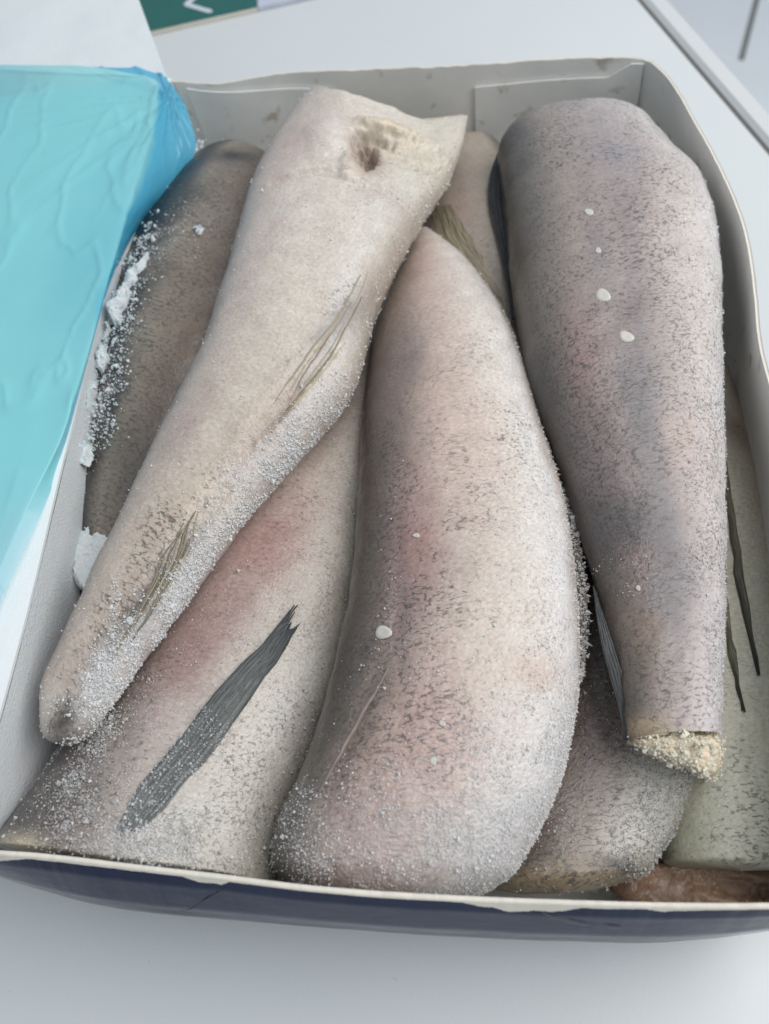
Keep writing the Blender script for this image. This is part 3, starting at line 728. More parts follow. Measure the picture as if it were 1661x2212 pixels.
E_ = build_fish('frozen_fish', 'pinkish fish with a big dark pectoral fin, its cut neck against the navy wall',
    [(640, 760), (540, 900), (420, 1110), (300, 1330), (215, 1500), (130, 1640), (60, 1745), (5, 1822), (-10, 1845)],
    [(960, 860), (900, 1000), (850, 1180), (800, 1370), (745, 1530), (690, 1660), (635, 1790), (597, 1890), (592, 1925)],
    [(0, .038), (0.5, .040), (0.8, .048), (1, .056)], 0.62, 0.031,
    [(0.0, [(-1, (96, 84, 80)), (-.55, (140, 116, 110)), (-.1, (190, 160, 152)), (.3, (206, 190, 176)), (.7, (200, 188, 170)), (1, (160, 148, 132))]),
     (0.5, [(-1, (90, 80, 76)), (-.55, (144, 120, 112)), (-.1, (196, 164, 158)), (.3, (208, 194, 180)), (.7, (204, 192, 176)), (1, (160, 148, 132))]),
     (1.0, [(-1, (66, 66, 66)), (-.75, (92, 90, 88)), (-.4, (132, 122, 116)), (-.1, (190, 178, 168)), (.25, (216, 212, 206)), (.6, (206, 200, 186)), (1, (150, 142, 124))])],
    blobs=[(590, 1180, .012, .022, -30, (188, 128, 122), .7), (470, 1330, .012, .025, -35, (172, 122, 116), .5), (420, 1420, .01, .02, -30, (170, 118, 112), .5), (90, 1760, .016, .018, 0, (92, 88, 84), .6),
           (640, 1500, .012, .03, -25, (226, 222, 216), .6), (480, 1780, .016, .012, 0, (200, 196, 188), .5), (150, 1790, .012, .008, 0, (120, 84, 70), .5), (45, 1826, .012, .004, -8, (216, 206, 172), .9)],
    nu=460, nv=190, seed=5, base_frost=0.16, frosts=[(250, 1600, .03, .03, 0, .25), (310, 1810, .02, .008, 0, .6), (560, 1330, .02, .04, -30, .15), (600, 1690, .02, .03, -20, .1)],
    dash=0.22, dashes=[(500, 1700, .03, .03, 0, .2), (150, 1650, .02, .04, 0, .3)], round1=0.002)
F_ = build_fish('frozen_fish', 'beige fish wedged deep between the two tallest fish, its streaked fin showing',
    [(960, 310), (915, 420), (890, 560), (920, 700), (980, 850), (1030, 1000)],
    [(1060, 300), (1140, 400), (1180, 560), (1200, 720), (1230, 880), (1260, 1040)],
    [(0, .046), (1, .04)], 0.7, 0.030,
    [(-1, (120, 106, 96)), (-.5, (160, 142, 128)), (0, (182, 166, 150)), (.35, (176, 164, 148)), (.6, (120, 114, 106)), (1, (52, 52, 54))],
    blobs=[(1000, 440, .01, .012, 0, (184, 154, 140), .6), (1100, 620, .01, .02, 0, (140, 132, 122), .6)], nu=200, nv=120, seed=8, base_frost=0.12, dash=0.2, round0=0.012)
G_ = build_fish('frozen_fish', 'speckled brownish fish with frosty side under the trimmed tail stump',
    [(1200, 1180), (1190, 1350), (1150, 1550), (1100, 1720), (1060, 1850), (1040, 1945)],
    [(1500, 1180), (1540, 1350), (1545, 1520), (1520, 1680), (1455, 1800), (1375, 1915)],
    [(0, .036), (.6, .038), (1, .042)], 0.6, 0.031,
    [(-1, (84, 72, 64)), (-.55, (120, 102, 92)), (-.15, (156, 138, 126)), (.2, (188, 176, 164)), (.55, (210, 208, 200)), (.8, (196, 196, 180)), (1, (160, 160, 140))],
    blobs=[(1300, 1560, .012, .02, 0, (140, 108, 104), .6), (1430, 1700, .014, .022, -20, (222, 222, 216), .7), (1180, 1915, .02, .006, 0, (196, 170, 110), .8), (1330, 1890, .014, .005, 0, (190, 160, 110), .7),
           (1335, 1868, .009, .0035, 0, (44, 44, 46), .9), (1150, 1850, .014, .012, 0, (96, 82, 72), .5)],
    nu=360, nv=170, seed=11, base_frost=0.18, frosts=[(1430, 1700, .018, .03, 0, .35)], dash=0.55, dashes=[(1200, 1840, .025, .02, 0, .6)], round1=0.006)
H_ = build_fish('frozen_fish', 'greenish white bellied fish lying low along the carton wall with two dark slender fins',
    [(1500, 780), (1450, 950), (1430, 1200), (1420, 1450), (1420, 1650), (1425, 1780), (1440, 1876)],
    [(1575, 800), (1615, 930), (1650, 1080), (1690, 1300), (1730, 1550), (1760, 1750), (1765, 1886)],
    [(0, .040), (1, .036)], 0.5, 0.026,
    [(0.0, [(-1, (150, 140, 124)), (-.2, (196, 184, 164)), (.4, (206, 196, 176)), (.8, (176, 150, 128)), (1, (140, 120, 104))]),
     (0.5, [(-1, (140, 136, 112)), (-.2, (196, 192, 168)), (.4, (208, 204, 182)), (.8, (190, 176, 150)), (1, (150, 134, 112))]),
     (1.0, [(-1, (140, 140, 116)), (-.5, (176, 178, 154)), (0, (200, 202, 182)), (.5, (204, 206, 192)), (1, (190, 190, 172))])],
    blobs=[(1590, 930, .008, .012, 0, (150, 112, 92), .7)], nu=360, nv=150, seed=14, base_frost=0.05, gain=1.22, dash=0.16, dashes=[(1590, 1780, .03, .03, 0, .2)], round1=0.0025, lump=0.0009)
I_ = build_fish('frozen_fish', 'brown gutted fish belly against the navy wall, below the greenish white one',
    [(1330, 1900), (1400, 1868), (1500, 1862), (1600, 1868), (1720, 1870), (1790, 1880)],
    [(1320, 1925), (1400, 1965), (1500, 1975), (1600, 1975), (1720, 1975), (1790, 1965)],
    [(0, .028), (1, .030)], 0.7, 0.02,
    [(-1, (110, 84, 66)), (-.4, (140, 112, 92)), (0, (128, 98, 78)), (.5, (120, 92, 72)), (1, (96, 74, 58))],
    blobs=[(1560, 1920, .016, .006, 0, (168, 140, 116), .7), (1650, 1925, .012, .005, 0, (90, 66, 52), .7)], nu=200, nv=90, seed=17, base_frost=0.02, dash=0.1, round0=.006, lump=.004, gain=1.35, sat=0.9, dents=[(1450, 1925, .010, .006, 10, .004, .3), (1600, 1915, .014, .004, -5, .004, .3)])

# ---- upper layer
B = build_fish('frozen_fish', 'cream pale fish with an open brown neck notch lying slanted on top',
    [(634, 262), (606, 300), (576, 345), (548, 400), (520, 500), (480, 640), (430, 780), (372, 900), (312, 1020), (252, 1140), (200, 1240), (152, 1350), (100, 1455), (62, 1540)],
    [(1003, 275), (988, 352), (950, 424), (905, 485), (850, 580), (805, 690), (775, 830), (705, 925), (610, 1025), (545, 1098), (470, 1195), (380, 1330), (300, 1432), (232, 1525), (165, 1620), (130, 1640)],
    [(0, .086), (.4, .086), (.75, .080), (1, .080)], 0.55, 0.024,
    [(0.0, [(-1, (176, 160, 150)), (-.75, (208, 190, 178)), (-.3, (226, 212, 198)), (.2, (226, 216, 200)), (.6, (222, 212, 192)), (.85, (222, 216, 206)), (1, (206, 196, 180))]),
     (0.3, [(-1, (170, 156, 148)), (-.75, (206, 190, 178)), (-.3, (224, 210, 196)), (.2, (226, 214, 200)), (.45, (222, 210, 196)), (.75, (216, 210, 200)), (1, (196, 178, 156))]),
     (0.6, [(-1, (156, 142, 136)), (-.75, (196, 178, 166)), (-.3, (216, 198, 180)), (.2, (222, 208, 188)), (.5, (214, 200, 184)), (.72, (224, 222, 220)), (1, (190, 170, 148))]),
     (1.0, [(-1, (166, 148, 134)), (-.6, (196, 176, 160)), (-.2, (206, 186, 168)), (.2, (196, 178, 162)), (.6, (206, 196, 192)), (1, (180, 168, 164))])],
    blobs=[(782, 325, .012, .018, 10, (196, 162, 116), .8), (788, 312, .0075, .015, 10, (140, 88, 44), .95), (804, 290, .009, .006, 0, (132, 84, 44), .8), (800, 325, .004, .008, 10, (92, 54, 26), .9), (735, 310, .007, .014, 0, (236, 232, 226), .8), (852, 278, .016, .006, -8, (232, 208, 158), .85), (880, 320, .016, .010, 0, (214, 190, 140), .7), (915, 350, .016, .016, -20, (214, 204, 176), .8), (960, 290, .010, .012, 0, (222, 214, 188), .7), (640, 290, .014, .016, 0, (212, 180, 170), .6),
           (840, 420, .012, .006, 0, (194, 176, 172), .5), (740, 260, .01, .01, 0, (230, 222, 214), .6), (620, 340, .010, .02, -20, (216, 186, 178), .5), (560, 560, .006, .03, -15, (206, 180, 176), .5),
           (400, 930, .006, .02, -25, (186, 156, 152), .6), (560, 930, .01, .03, -32, (184, 150, 120), .5), (300, 1290, .006, .02, -28, (160, 124, 96), .6), (370, 1130, .01, .016, -28, (206, 176, 148), .5),
           (95, 1530, .008, .008, 0, (224, 216, 206), .7), (140, 1560, .005, .009, -25, (84, 74, 62), .95), (480, 1090, .012, .012, -30, (222, 200, 160), .5), (735, 690, .005, .026, -28, (148, 138, 138), .8), (600, 900, .004, .024, -33, (176, 132, 92), .8), (335, 1260, .004, .026, -30, (112, 96, 76), .85), (290, 1350, .004, .018, -30, (78, 74, 66), .85)],
    nu=520, nv=190, seed=21, base_frost=0.16, frosts=[(690, 890, .010, .02, -40, .45), (600, 1010, .008, .022, -45, .75), (480, 1160, .008, .025, -40, .7), (370, 1310, .008, .028, -38, .7), (290, 1420, .008, .02, -38, .6), (560, 960, .006, .02, -35, .3),
            (215, 1480, .006, .014, 0, .5), (790, 760, .008, .025, -25, .35), (860, 330, .03, .02, 0, .3), (740, 400, .03, .02, 0, .2)],
    dash=0.0, dashes=[(745, 620, .006, .03, -25, .35), (640, 790, .008, .02, -30, .25), (400, 1130, .016, .03, -28, .35), (300, 1260, .006, .03, -28, .6), (130, 1550, .006, .01, -20, .8), (230, 1300, .01, .04, -25, .2)],
    dents=[(786, 318, .0060, .0135, 12, .010, .75), (806, 290, .0085, .006, 0, .007, .7), (868, 340, .016, .006, 0, .002, .6), (852, 276, .016, .0045, -8, -.005, .5), (700, 290, .013, .016, 0, -.003), (650, 372, .022, .0022, 8, .0022, .4), (740, 385, .016, .0022, -14, .0020, .4), (905, 330, .014, .010, 0, .0022, .9), (850, 420, .018, .0022, -20, .0016, .5), (755, 355, .004, .010, 0, -.0022, .6), (640, 830, .004, .035, -33, .0022), (390, 1180, .0035, .03, -32, .002)],
    cut0=([(-1, 0), (-.7, .005), (-.5, -.003), (-.2, -.011), (.1, -.010), (.5, -.006), (.8, .001), (1, .010)], .06), flap=(.75, .10), sat=0.58, gain=1.0, round1=0.016, lump=.0014)
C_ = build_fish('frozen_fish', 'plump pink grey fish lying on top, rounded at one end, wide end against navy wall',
    [(888, 520), (862, 585), (830, 660), (795, 790), (776, 960), (771, 1130), (757, 1280), (727, 1440), (683, 1590), (630, 1710), (592, 1800), (584, 1880), (600, 1960)],
    [(915, 492), (990, 548), (1060, 640), (1112, 740), (1150, 860), (1190, 1000), (1225, 1130), (1243, 1260), (1253, 1400), (1246, 1540), (1215, 1680), (1165, 1800), (1115, 1885), (1075, 1960)],
    [(0, .060), (.15, .068), (.55, .072), (.85, .070), (1, .060)], 0.62, 0.031,
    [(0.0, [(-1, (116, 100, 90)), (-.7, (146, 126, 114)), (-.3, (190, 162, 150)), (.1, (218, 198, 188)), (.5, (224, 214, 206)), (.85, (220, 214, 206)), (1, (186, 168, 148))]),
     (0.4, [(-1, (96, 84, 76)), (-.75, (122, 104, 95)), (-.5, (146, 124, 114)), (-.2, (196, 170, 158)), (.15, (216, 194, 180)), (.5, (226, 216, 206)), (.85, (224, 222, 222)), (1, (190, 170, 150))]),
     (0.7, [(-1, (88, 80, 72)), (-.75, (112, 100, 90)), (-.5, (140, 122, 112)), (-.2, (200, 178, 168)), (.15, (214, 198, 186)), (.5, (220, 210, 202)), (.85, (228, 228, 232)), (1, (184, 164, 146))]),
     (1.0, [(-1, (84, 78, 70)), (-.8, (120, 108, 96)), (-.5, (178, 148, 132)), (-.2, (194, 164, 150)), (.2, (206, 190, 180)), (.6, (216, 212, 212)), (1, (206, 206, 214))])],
    blobs=[(905, 1180, .008, .02, 0, (192, 132, 124), .75), (905, 1060, .008, .016, 0, (176, 140, 136), .6), (890, 770, .006, .016, -10, (128, 116, 118), .6), (880, 1290, .010, .02, 0, (162, 132, 128), .6),
           (950, 1600, .014, .02, 0, (204, 158, 150), .6), (800, 1800, .014, .02, -10, (190, 134, 118), .6), (1150, 1450, .010, .006, 0, (206, 160, 134), .7), (940, 1470, .008, .02, -10, (188, 150, 142), .5),
           (1080, 1400, .02, .03, 0, (216, 198, 180), .4), (860, 570, .006, .014, -15, (120, 110, 104), .6), (1010, 950, .016, .03, 0, (222, 194, 180), .5)],
    nu=560, nv=230, seed=27, base_frost=0.12, frosts=[(900, 1830, .035, .018, -5, .5), (1090, 1750, .02, .03, 0, .45), (1200, 1600, .008, .03, 10, .5), (760, 1830, .02, .02, 0, .35), (1170, 1200, .008, .05, 8, .25), (840, 1300, .006, .05, 0, .1), (1000, 1500, .03, .03, 0, .1)],
    dash=0.14, dashes=[(740, 1600, .016, .05, -15, .6), (800, 1250, .010, .06, 0, .45), (900, 1550, .02, .04, -10, .25), (1000, 1100, .03, .06, 0, .12), (1090, 900, .014, .05, 10, .12), (830, 1000, .010, .05, 0, .3)],
    dents=[(770, 1560, .003, .03, -20, .0012), (860, 1330, .003, .03, 3, .0008)], round0=.004, round1=0.012, lump=.0015)
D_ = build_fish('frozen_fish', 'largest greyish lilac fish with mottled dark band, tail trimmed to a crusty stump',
    [(1062, 285), (1080, 350), (1093, 450), (1098, 560), (1113, 700), (1143, 850), (1186, 970), (1226, 1080), (1266, 1200), (1302, 1330), (1337, 1450), (1358, 1600)],
    [(1375, 255), (1415, 300), (1462, 360), (1515, 415), (1542, 500), (1555, 620), (1556, 760), (1556, 900), (1564, 1100), (1563, 1300), (1556, 1450), (1550, 1590)],
    [(0, .078), (.4, .076), (.8, .074), (1, .080)], 0.56, 0.030,
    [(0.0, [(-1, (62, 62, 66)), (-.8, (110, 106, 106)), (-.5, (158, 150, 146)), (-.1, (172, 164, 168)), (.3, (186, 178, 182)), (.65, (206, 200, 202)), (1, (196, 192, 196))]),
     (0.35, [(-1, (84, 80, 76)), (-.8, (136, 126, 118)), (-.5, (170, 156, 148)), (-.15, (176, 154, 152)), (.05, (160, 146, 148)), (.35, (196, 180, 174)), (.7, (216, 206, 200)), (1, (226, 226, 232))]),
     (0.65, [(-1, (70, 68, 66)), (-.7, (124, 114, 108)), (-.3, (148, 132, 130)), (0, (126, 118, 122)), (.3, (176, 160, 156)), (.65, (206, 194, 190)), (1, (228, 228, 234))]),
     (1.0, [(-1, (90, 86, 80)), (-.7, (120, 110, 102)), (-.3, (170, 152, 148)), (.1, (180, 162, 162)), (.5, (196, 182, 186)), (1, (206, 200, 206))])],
    blobs=[(1265, 770, .008, .03, 0, (176, 136, 134), .6), (1375, 880, .006, .03, 5, (112, 108, 118), .6), (1390, 1180, .014, .018, 0, (92, 90, 98), .75), (1330, 1150, .010, .012, 0, (84, 80, 82), .6), (1430, 1270, .012, .016, 0, (108, 106, 114), .65), (1380, 1210, .008, .008, 0, (150, 112, 108), .6),
           (1380, 1360, .008, .02, 5, (150, 124, 100), .6), (1300, 560, .006, .03, 0, (136, 134, 144), .5), (1470, 960, .008, .02, 0, (214, 184, 168), .5), (1380, 1570, .012, .004, 0, (186, 160, 110), .7), (1330, 330, .014, .012, 0, (150, 150, 164), .5), (1290, 1000, .010, .02, 0, (140, 120, 124), .5)],
    nu=540, nv=210, seed=33, base_frost=0.10, frosts=[(1540, 700, .006, .06, 0, .3), (1530, 1000, .008, .06, 0, .35), (1310, 250, .03, .012, 0, .15), (1380, 1220, .012, .01, 0, .2), (1550, 1400, .005, .05, 0, .3)],
    dash=0.42, dashes=[(1190, 800, .014, .06, 10, .35), (1300, 1000, .02, .05, 5, .2), (1480, 1000, .012, .03, 0, .15), (1450, 1400, .012, .03, 0, .1)], round0=0.022, round1=0.0, lump=.0016)

# ---- fins, stumps, rime and scales
# big pectoral fin of the lower fish
fin = ribbon(E_, 'pectoral_fin', [(230, 1805), (300, 1690), (380, 1590), (470, 1480), (560, 1390), (632, 1308)], [(285, 1800), (360, 1730), (440, 1640), (530, 1520), (600, 1430), (650, 1345)],
    [(0, .0005), (.3, .002), (.7, .0035), (1, .0045)], (132, 132, 128), (66, 70, 74), rays=9, ridge=.0009, on=E_, frost=0.36, tip=.006, seed=3)
PEC = E_.lastG.copy()
fin_rays(E_, fin, E_.lastG, (3, 6, 9, 12, 15, 18, 21, 24), 0.0003, (104, 108, 108), 5)
rime(E_, 14000, .0003, seed=1)
def spot_rime(f, px, py, rx, ry, count, size, seed=0):
    r = np.random.default_rng(seed); P = []; Q = []
    cent, _ = hit(f, px, py)
    d = f.V[:, :2]-cent[:2]; mk = np.exp(-((d[:, 0]/rx)**2+(d[:, 1]/ry)**2))*(f.Z > -0.2)*np.clip(f.N[:, 2]+.4, 0, 1)
    mk *= np.clip(fbm(f.V, 300, seed, 2)+.4, 0, None)
    idx = r.choice(len(mk), count, p=mk/mk.sum())
    crystals(f, 'rime', f.V[idx]+f.N[idx]*0.0003*r.random((count, 1))+r.normal(0, 0.0007, (count, 3))*np.array([1, 1, 0.25]), f.N[idx], size, seed, tone=f.col[idx])
spot_rime(E_, 310, 1815, .016, .006, 1400, .00055, 4)
spot_rime(E_, 148, 1690, .005, .005, 650, .00042, 11)
spot_rime(E_, 165, 1762, .007, .005, 800, .00042, 12)
spot_rime(E_, 210, 1570, .005, .008, 900, .0005, 6)

# fins of the cream fish, pressed to its side
def laid_rays(f, name, Lp, Rp, k, rad, cols_, seed):
    """thin fin rays frozen flat onto the skin: an anal fin, each ray a piece"""
    r = np.random.default_rng(seed); n = 46; m_ = 6
    a = resample(Lp, n, 2); b = resample(Rp, n, 2); fin_o = None
    for q in range(k):
        s0 = (q+0.5)/k; wig = 0.06*vnoise(np.c_[np.linspace(0, 3, n), np.full(n, q*3.1), np.zeros(n)], seed)
        ss_ = np.clip(s0+wig, 0, 1)[:, None]; p = a*(1-ss_)+b*ss_
        i0 = int(r.uniform(0, .35)*n); i1 = int(r.uniform(.62, 1.0)*n); p = p[i0:i1]
        P = np.array([hit(f, x, y)[0] for x, y in p]); nn = len(P)
        for c in range(3): P[:, c] = np.convolve(np.pad(P[:, c], 2, mode='edge'), np.ones(5)/5, 'valid')
        P[:, 2] += rad*0.35
        tan = np.gradient(P, axis=0); tan /= np.linalg.norm(tan, axis=1)[:, None]
        sd = np.cross(tan, [0, 0, 1]); sd /= np.linalg.norm(sd, axis=1)[:, None]; up = np.cross(sd, tan)
        rr = rad*r.uniform(.7, 1.3)*np.sin(np.pi*np.linspace(0.06, 0.96, nn))**.6
        t_ = np.linspace(0, 2*np.pi, m_, endpoint=False)
        V = (P[:, None]+rr[:, None, None]*(1.9*np.cos(t_)[None, :, None]*sd[:, None]+0.8*np.sin(t_)[None, :, None]*up[:, None])).reshape(-1, 3)
        uvv = np.c_[np.repeat(np.linspace(0, .05, nn), m_), np.tile(np.linspace(0, .004, m_), nn)]+q
        cc = np.tile(srgb(*cols_[q % len(cols_)]), (len(V), 1))
        o = make_mesh(name if fin_o is None else 'fin_ray', V, grid_faces(nn, m_, True), M['fin_soft'], f.root if fin_o is None else fin_o, f.loc, uv=uvv, attrs={'Col': cc, 'Frost': np.full(len(V), .08)})
        fin_o = fin_o or o
OL = [(164, 152, 128), (190, 168, 142), (150, 142, 132), (178, 166, 152), (146, 134, 108), (198, 178, 150)]
laid_rays(B, 'anal_fin', [(788, 575), (745, 650), (690, 715), (640, 795), (598, 865), (560, 935), (528, 1015)], [(822, 560), (796, 660), (752, 740), (696, 805), (630, 878), (578, 945), (536, 1018)], 6, .00024, OL, 3)
laid_rays(B, 'anal_fin', [(432, 1085), (388, 1150), (335, 1230), (285, 1320), (250, 1390), (232, 1440)], [(446, 1072), (415, 1150), (378, 1235), (338, 1320), (290, 1400), (250, 1445)], 8, .00026, [(132, 122, 104), (150, 136, 114), (112, 108, 98), (170, 156, 130)], 8)
_p = np.array([hit(B, x, y)[0] for x, y in resample([(243, 1250), (242, 1330), (236, 1420), (222, 1500), (206, 1560)], 40, 1)])
_i = RNG.integers(0, 40, 700); _q = _p[_i]+RNG.normal(0, 1, (700, 3))*np.array([.0009, .0012, .0006])
crystals(B, 'ice_ridge', _q, np.tile([0, 0, 1.0], (700, 1)), .00045, 44, tone=np.tile([.72, .71, .7], (700, 1)))
rime(B, 19000, .00040, edge=0.12, seed=2, white=0.75)
scale_disc(B, 275, 1335, .0012, 0.5)

# ice-fringed fin along the plump fish
fn = ribbon(C_, 'dorsal_fin', [(1196, 985), (1222, 1090), (1240, 1200), (1250, 1320), (1252, 1440), (1246, 1480)], [(1203, 985), (1232, 1090), (1258, 1200), (1272, 1300), (1266, 1420), (1250, 1480)],
    [(0, 0), (1, 0)], (104, 96, 84), (92, 84, 72), rays=2, ridge=.0003, zz=[(0, .074), (1, .070)], frost=0.25, seed=19, nu=140, nv=10)
r_ = np.random.default_rng(3); Gd = C_.lastG
ii = r_.integers(20, 138, 800); jj = r_.integers(0, 10, 800)
crystals(C_, 'rime', Gd[ii, jj]+r_.normal(0, .0005, (800, 3)), np.tile([.8, 0, .3], (800, 1)), .0006, 4, elong=1.8)
rime(C_, 24000, .00029, edge=0.05, seed=3, white=0.5)
# proud row of grains along the flank silhouette
sel = np.where((C_.Wt > 0.90) & (C_.Z > -0.2) & (C_.U > 0.25*C_.L))[0]; sel = RNG.choice(sel, 2600)
crystals(C_, 'rime', C_.V[sel], C_.N[sel], .00042, 12, elong=1.4, tone=C_.col[sel])
scale_disc(C_, 821, 1362, .0024, 1.2, 1.35)
scale_disc(C_, 893, 1152, .0009, 1.3, 1.6); scale_disc(C_, 940, 1635, .0010, .2); scale_disc(C_, 960, 1555, .0009, .9)
ribbon(C_, 'lateral_ridge', [(832, 1430), (806, 1475), (768, 1540), (728, 1610), (690, 1680), (674, 1712)], [(838, 1435), (813, 1480), (777, 1546), (738, 1617), (701, 1686), (685, 1715)], [(0, .0001), (.5, .0004), (1, .0006)], (146, 132, 124), (120, 110, 102), rays=1, on=C_, frost=0.25, mat='fin_soft', seed=23, nu=90, nv=6)

# rime on the lower half of the pectoral fin
ribG = PEC[4:66].reshape(-1, 3); _k = RNG.integers(0, len(ribG), 1500)
crystals(E_, 'rime', ribG[_k]+RNG.normal(0, .0003, (1500, 3)), np.tile([0, 0, 1.0], (1500, 1)), .00042, 61, tone=np.tile([.22, .23, .23], (1500, 1)))
# stump and fins of the largest fish
ring = D_.G[-1]; cst = ring.mean(0)
tip_px = [(1362, 1598), (1440, 1578), (1556, 1582), (1562, 1640), (1545, 1686), (1500, 1668), (1440, 1640), (1385, 1618)]
def stump(f, outline, z0, z1, seed):
    P = resample(outline+outline[:1], 91, 2)[:-1]; c = P.mean(0); rings = []
    for h, s in ((0.0, 0.96), (.5, 1.0), (.85, .95), (1.0, .75), (1.05, .45), (1.0, .05)):
        q = [at(*(c+(p-c)*s), z0+(z1-z0)*h) for p in P]; q = np.array(q)
        q = q + 0.0016*np.stack([fbm(q, 330, seed+k, 3) for k in range(3)], 1); rings.append(q)
    return make_mesh('tail_stump', np.concatenate(rings), grid_faces(len(rings), 90, True), M['flesh'], f.root, f.loc), np.concatenate(rings)
so, sv = stump(D_, tip_px, .058, .086, 6)
idx = RNG.choice(np.arange(len(sv)), 1500)
nn = sv[idx]-sv.mean(0); nn /= np.linalg.norm(nn, axis=1)[:, None]
crystals(D_, 'rime', sv[idx]+RNG.normal(0, .0007, (1500, 3)), nn, .0006, 8, mat=M['flesh_rime'])
ribbon(D_, 'dorsal_fin', [(1281, 1265), (1294, 1370), (1314, 1450), (1338, 1530), (1348, 1598)], [(1283, 1265), (1318, 1370), (1345, 1450), (1362, 1530), (1364, 1600)], [(0, 0), (1, 0)], (52, 54, 55), (40, 42, 44), rays=4, ridge=.0005, zz=[(0, .082), (.5, .080), (1, .079)], frost=0.12, seed=29, nu=100, nv=16)
ribbon(D_, 'dark_fin', [(1078, 322), (1056, 375), (1054, 440), (1075, 520), (1098, 620), (1105, 690)], [(1084, 320), (1092, 400), (1096, 460), (1100, 540), (1112, 620), (1115, 690)], [(0, 0), (1, 0)], (40, 42, 46), (52, 52, 54), rays=4, ridge=.0004, zz=[(0, .073), (1, .068)], frost=0.1, seed=31, nu=100, nv=16)
rime(D_, 12000, .00027, edge=0.08, seed=5)
scale_disc(D_, 1303, 633, .0030, .3, 1.25); scale_disc(D_, 1354, 722, .0027, .9, 1.2); scale_disc(D_, 1270, 452, .0018, .5); scale_disc(D_, 1290, 535, .0013, 0); scale_disc(D_, 1380, 1262, .0008, .2)

ribbon(F_, 'fin', [(925, 455), (945, 520), (985, 585), (1040, 650), (1080, 700)], [(975, 440), (1010, 500), (1050, 570), (1085, 630), (1100, 690)], [(0, .001), (1, .001)], (128, 118, 98), (164, 152, 132), rays=8, ridge=.0006, on=F_, frost=0.2, seed=37, nu=100, nv=26)
ribbon(H_, 'pelvic_fin', [(1560, 980), (1572, 1120), (1590, 1240), (1615, 1350), (1640, 1455)], [(1568, 960), (1592, 1110), (1612, 1230), (1630, 1350), (1646, 1456)], [(0, .001), (1, .002)], (120, 112, 92), (46, 46, 44), rays=4, on=H_, frost=0.1, seed=41, nu=100, nv=12)
ribbon(H_, 'pelvic_fin', [(1558, 1220), (1560, 1310), (1575, 1400), (1592, 1470), (1608, 1532)], [(1566, 1200), (1578, 1310), (1592, 1400), (1601, 1470), (1612, 1534)], [(0, .001), (1, .002)], (140, 132, 108), (46, 46, 40), rays=4, on=H_, frost=0.0, seed=43, nu=100, nv=12)
rime(G_, 10000, .00033, seed=6); 

# snowy crust on the dark fish by the wall, and loose ice
def drift(f, Lp, Rp, zz, h, seed, name='frost_crust'):
    n, k = 220, 30
    a = resample(Lp, n, 2); b = resample(Rp, n, 2); z = np.interp(np.linspace(0, 1, n), *np.array(zz).T)
    A_ = np.array([at(x, y, q) for (x, y), q in zip(a, z)]); B_ = np.array([at(x, y, q) for (x, y), q in zip(b, z)])
    s_ = np.linspace(0, 1, k)[None, :, None]; G = A_[:, None]*(1-s_)+B_[:, None]*s_
    p = G.reshape(-1, 3); ar = np.sin(np.pi*np.linspace(0, 1, k))[None, :]*np.sin(np.pi*np.linspace(0.02, .98, n))[:, None]**.4
    nz = fbm(p, 190, seed, 4).reshape(n, k); lg = fbm(p, 55, seed+4, 2).reshape(n, k)
    G[..., 2] += h*ar*(0.8+0.9*lg)+0.0016*nz-0.0025*(1-ar)
    wv_ = (B_-A_)[:, None]; edge_ = fbm(p*np.array([1, 1, 0]), 85, seed+7, 3).reshape(n, k)
    G = G+wv_*(0.55*edge_)[..., None]
    hole = fbm(p, 75, seed+8, 3).reshape(n, k); G[..., 2] -= 0.014*smooth01(-hole, 0.02, 0.22)
    G[..., 0] += 0.0022*fbm(p, 210, seed+2, 3).reshape(n, k)
    o = make_mesh(name, G.reshape(-1, 3), grid_faces(n, k), M['snow'], f.root, f.loc); o['kind'] = 'stuff'
    idx = np.random.default_rng(seed).integers(0, n*k, 2200); p = G.reshape(-1, 3)[idx]
    crystals(f, 'rime', p, np.tile([-.2, 0, 1.0], (len(p), 1)), .00055, seed, mat=M['snow'], spread=1.6)
def crust(f, pxs, zz, count, size, wid, seed, name='frost_crust'):
    P = resample([at(x, y, z) for (x, y), z in zip(pxs, zz)], 200, 2)
    r = np.random.default_rng(seed); i = r.integers(0, 200, count)
    p = P[i]+np.c_[r.normal(0, wid, count), r.normal(0, wid, count), r.normal(0, wid*.7, count)]
    keep = fbm(p, 190, seed, 2) > -0.15; p = p[keep]
    crystals(f, name, p, np.tile([0, 0, 1.0], (len(p), 1)), size, seed, mat=M['snow'], spread=2.0, elong=1.1)
crust(A, [(470, 350), (400, 405), (330, 500), (270, 620), (225, 750), (195, 880), (175, 980)], [.076, .080, .082, .082, .082, .078, .074], 5200, .0009, .0028, 3)
crust(A, [(440, 330), (400, 360), (390, 390)], [.066, .07, .07], 900, .0011, .005, 8)
crust(A, [(330, 560), (300, 640), (270, 720), (235, 860), (215, 960)], [.084, .086, .086, .083, .078], 1300, .0006, .004, 5)
rime(A, 2500, .00045, seed=9)
drift(A, [(385, 400), (330, 470), (270, 590), (228, 700), (195, 820), (168, 950), (158, 1000)], [(425, 410), (375, 480), (312, 600), (266, 700), (232, 820), (204, 940), (192, 1000)], [(0, .082), (.5, .0855), (1, .079)], .006, 3)
flake(A, [(418, 490), (430, 482), (440, 495), (430, 508)], .001, 'snow')

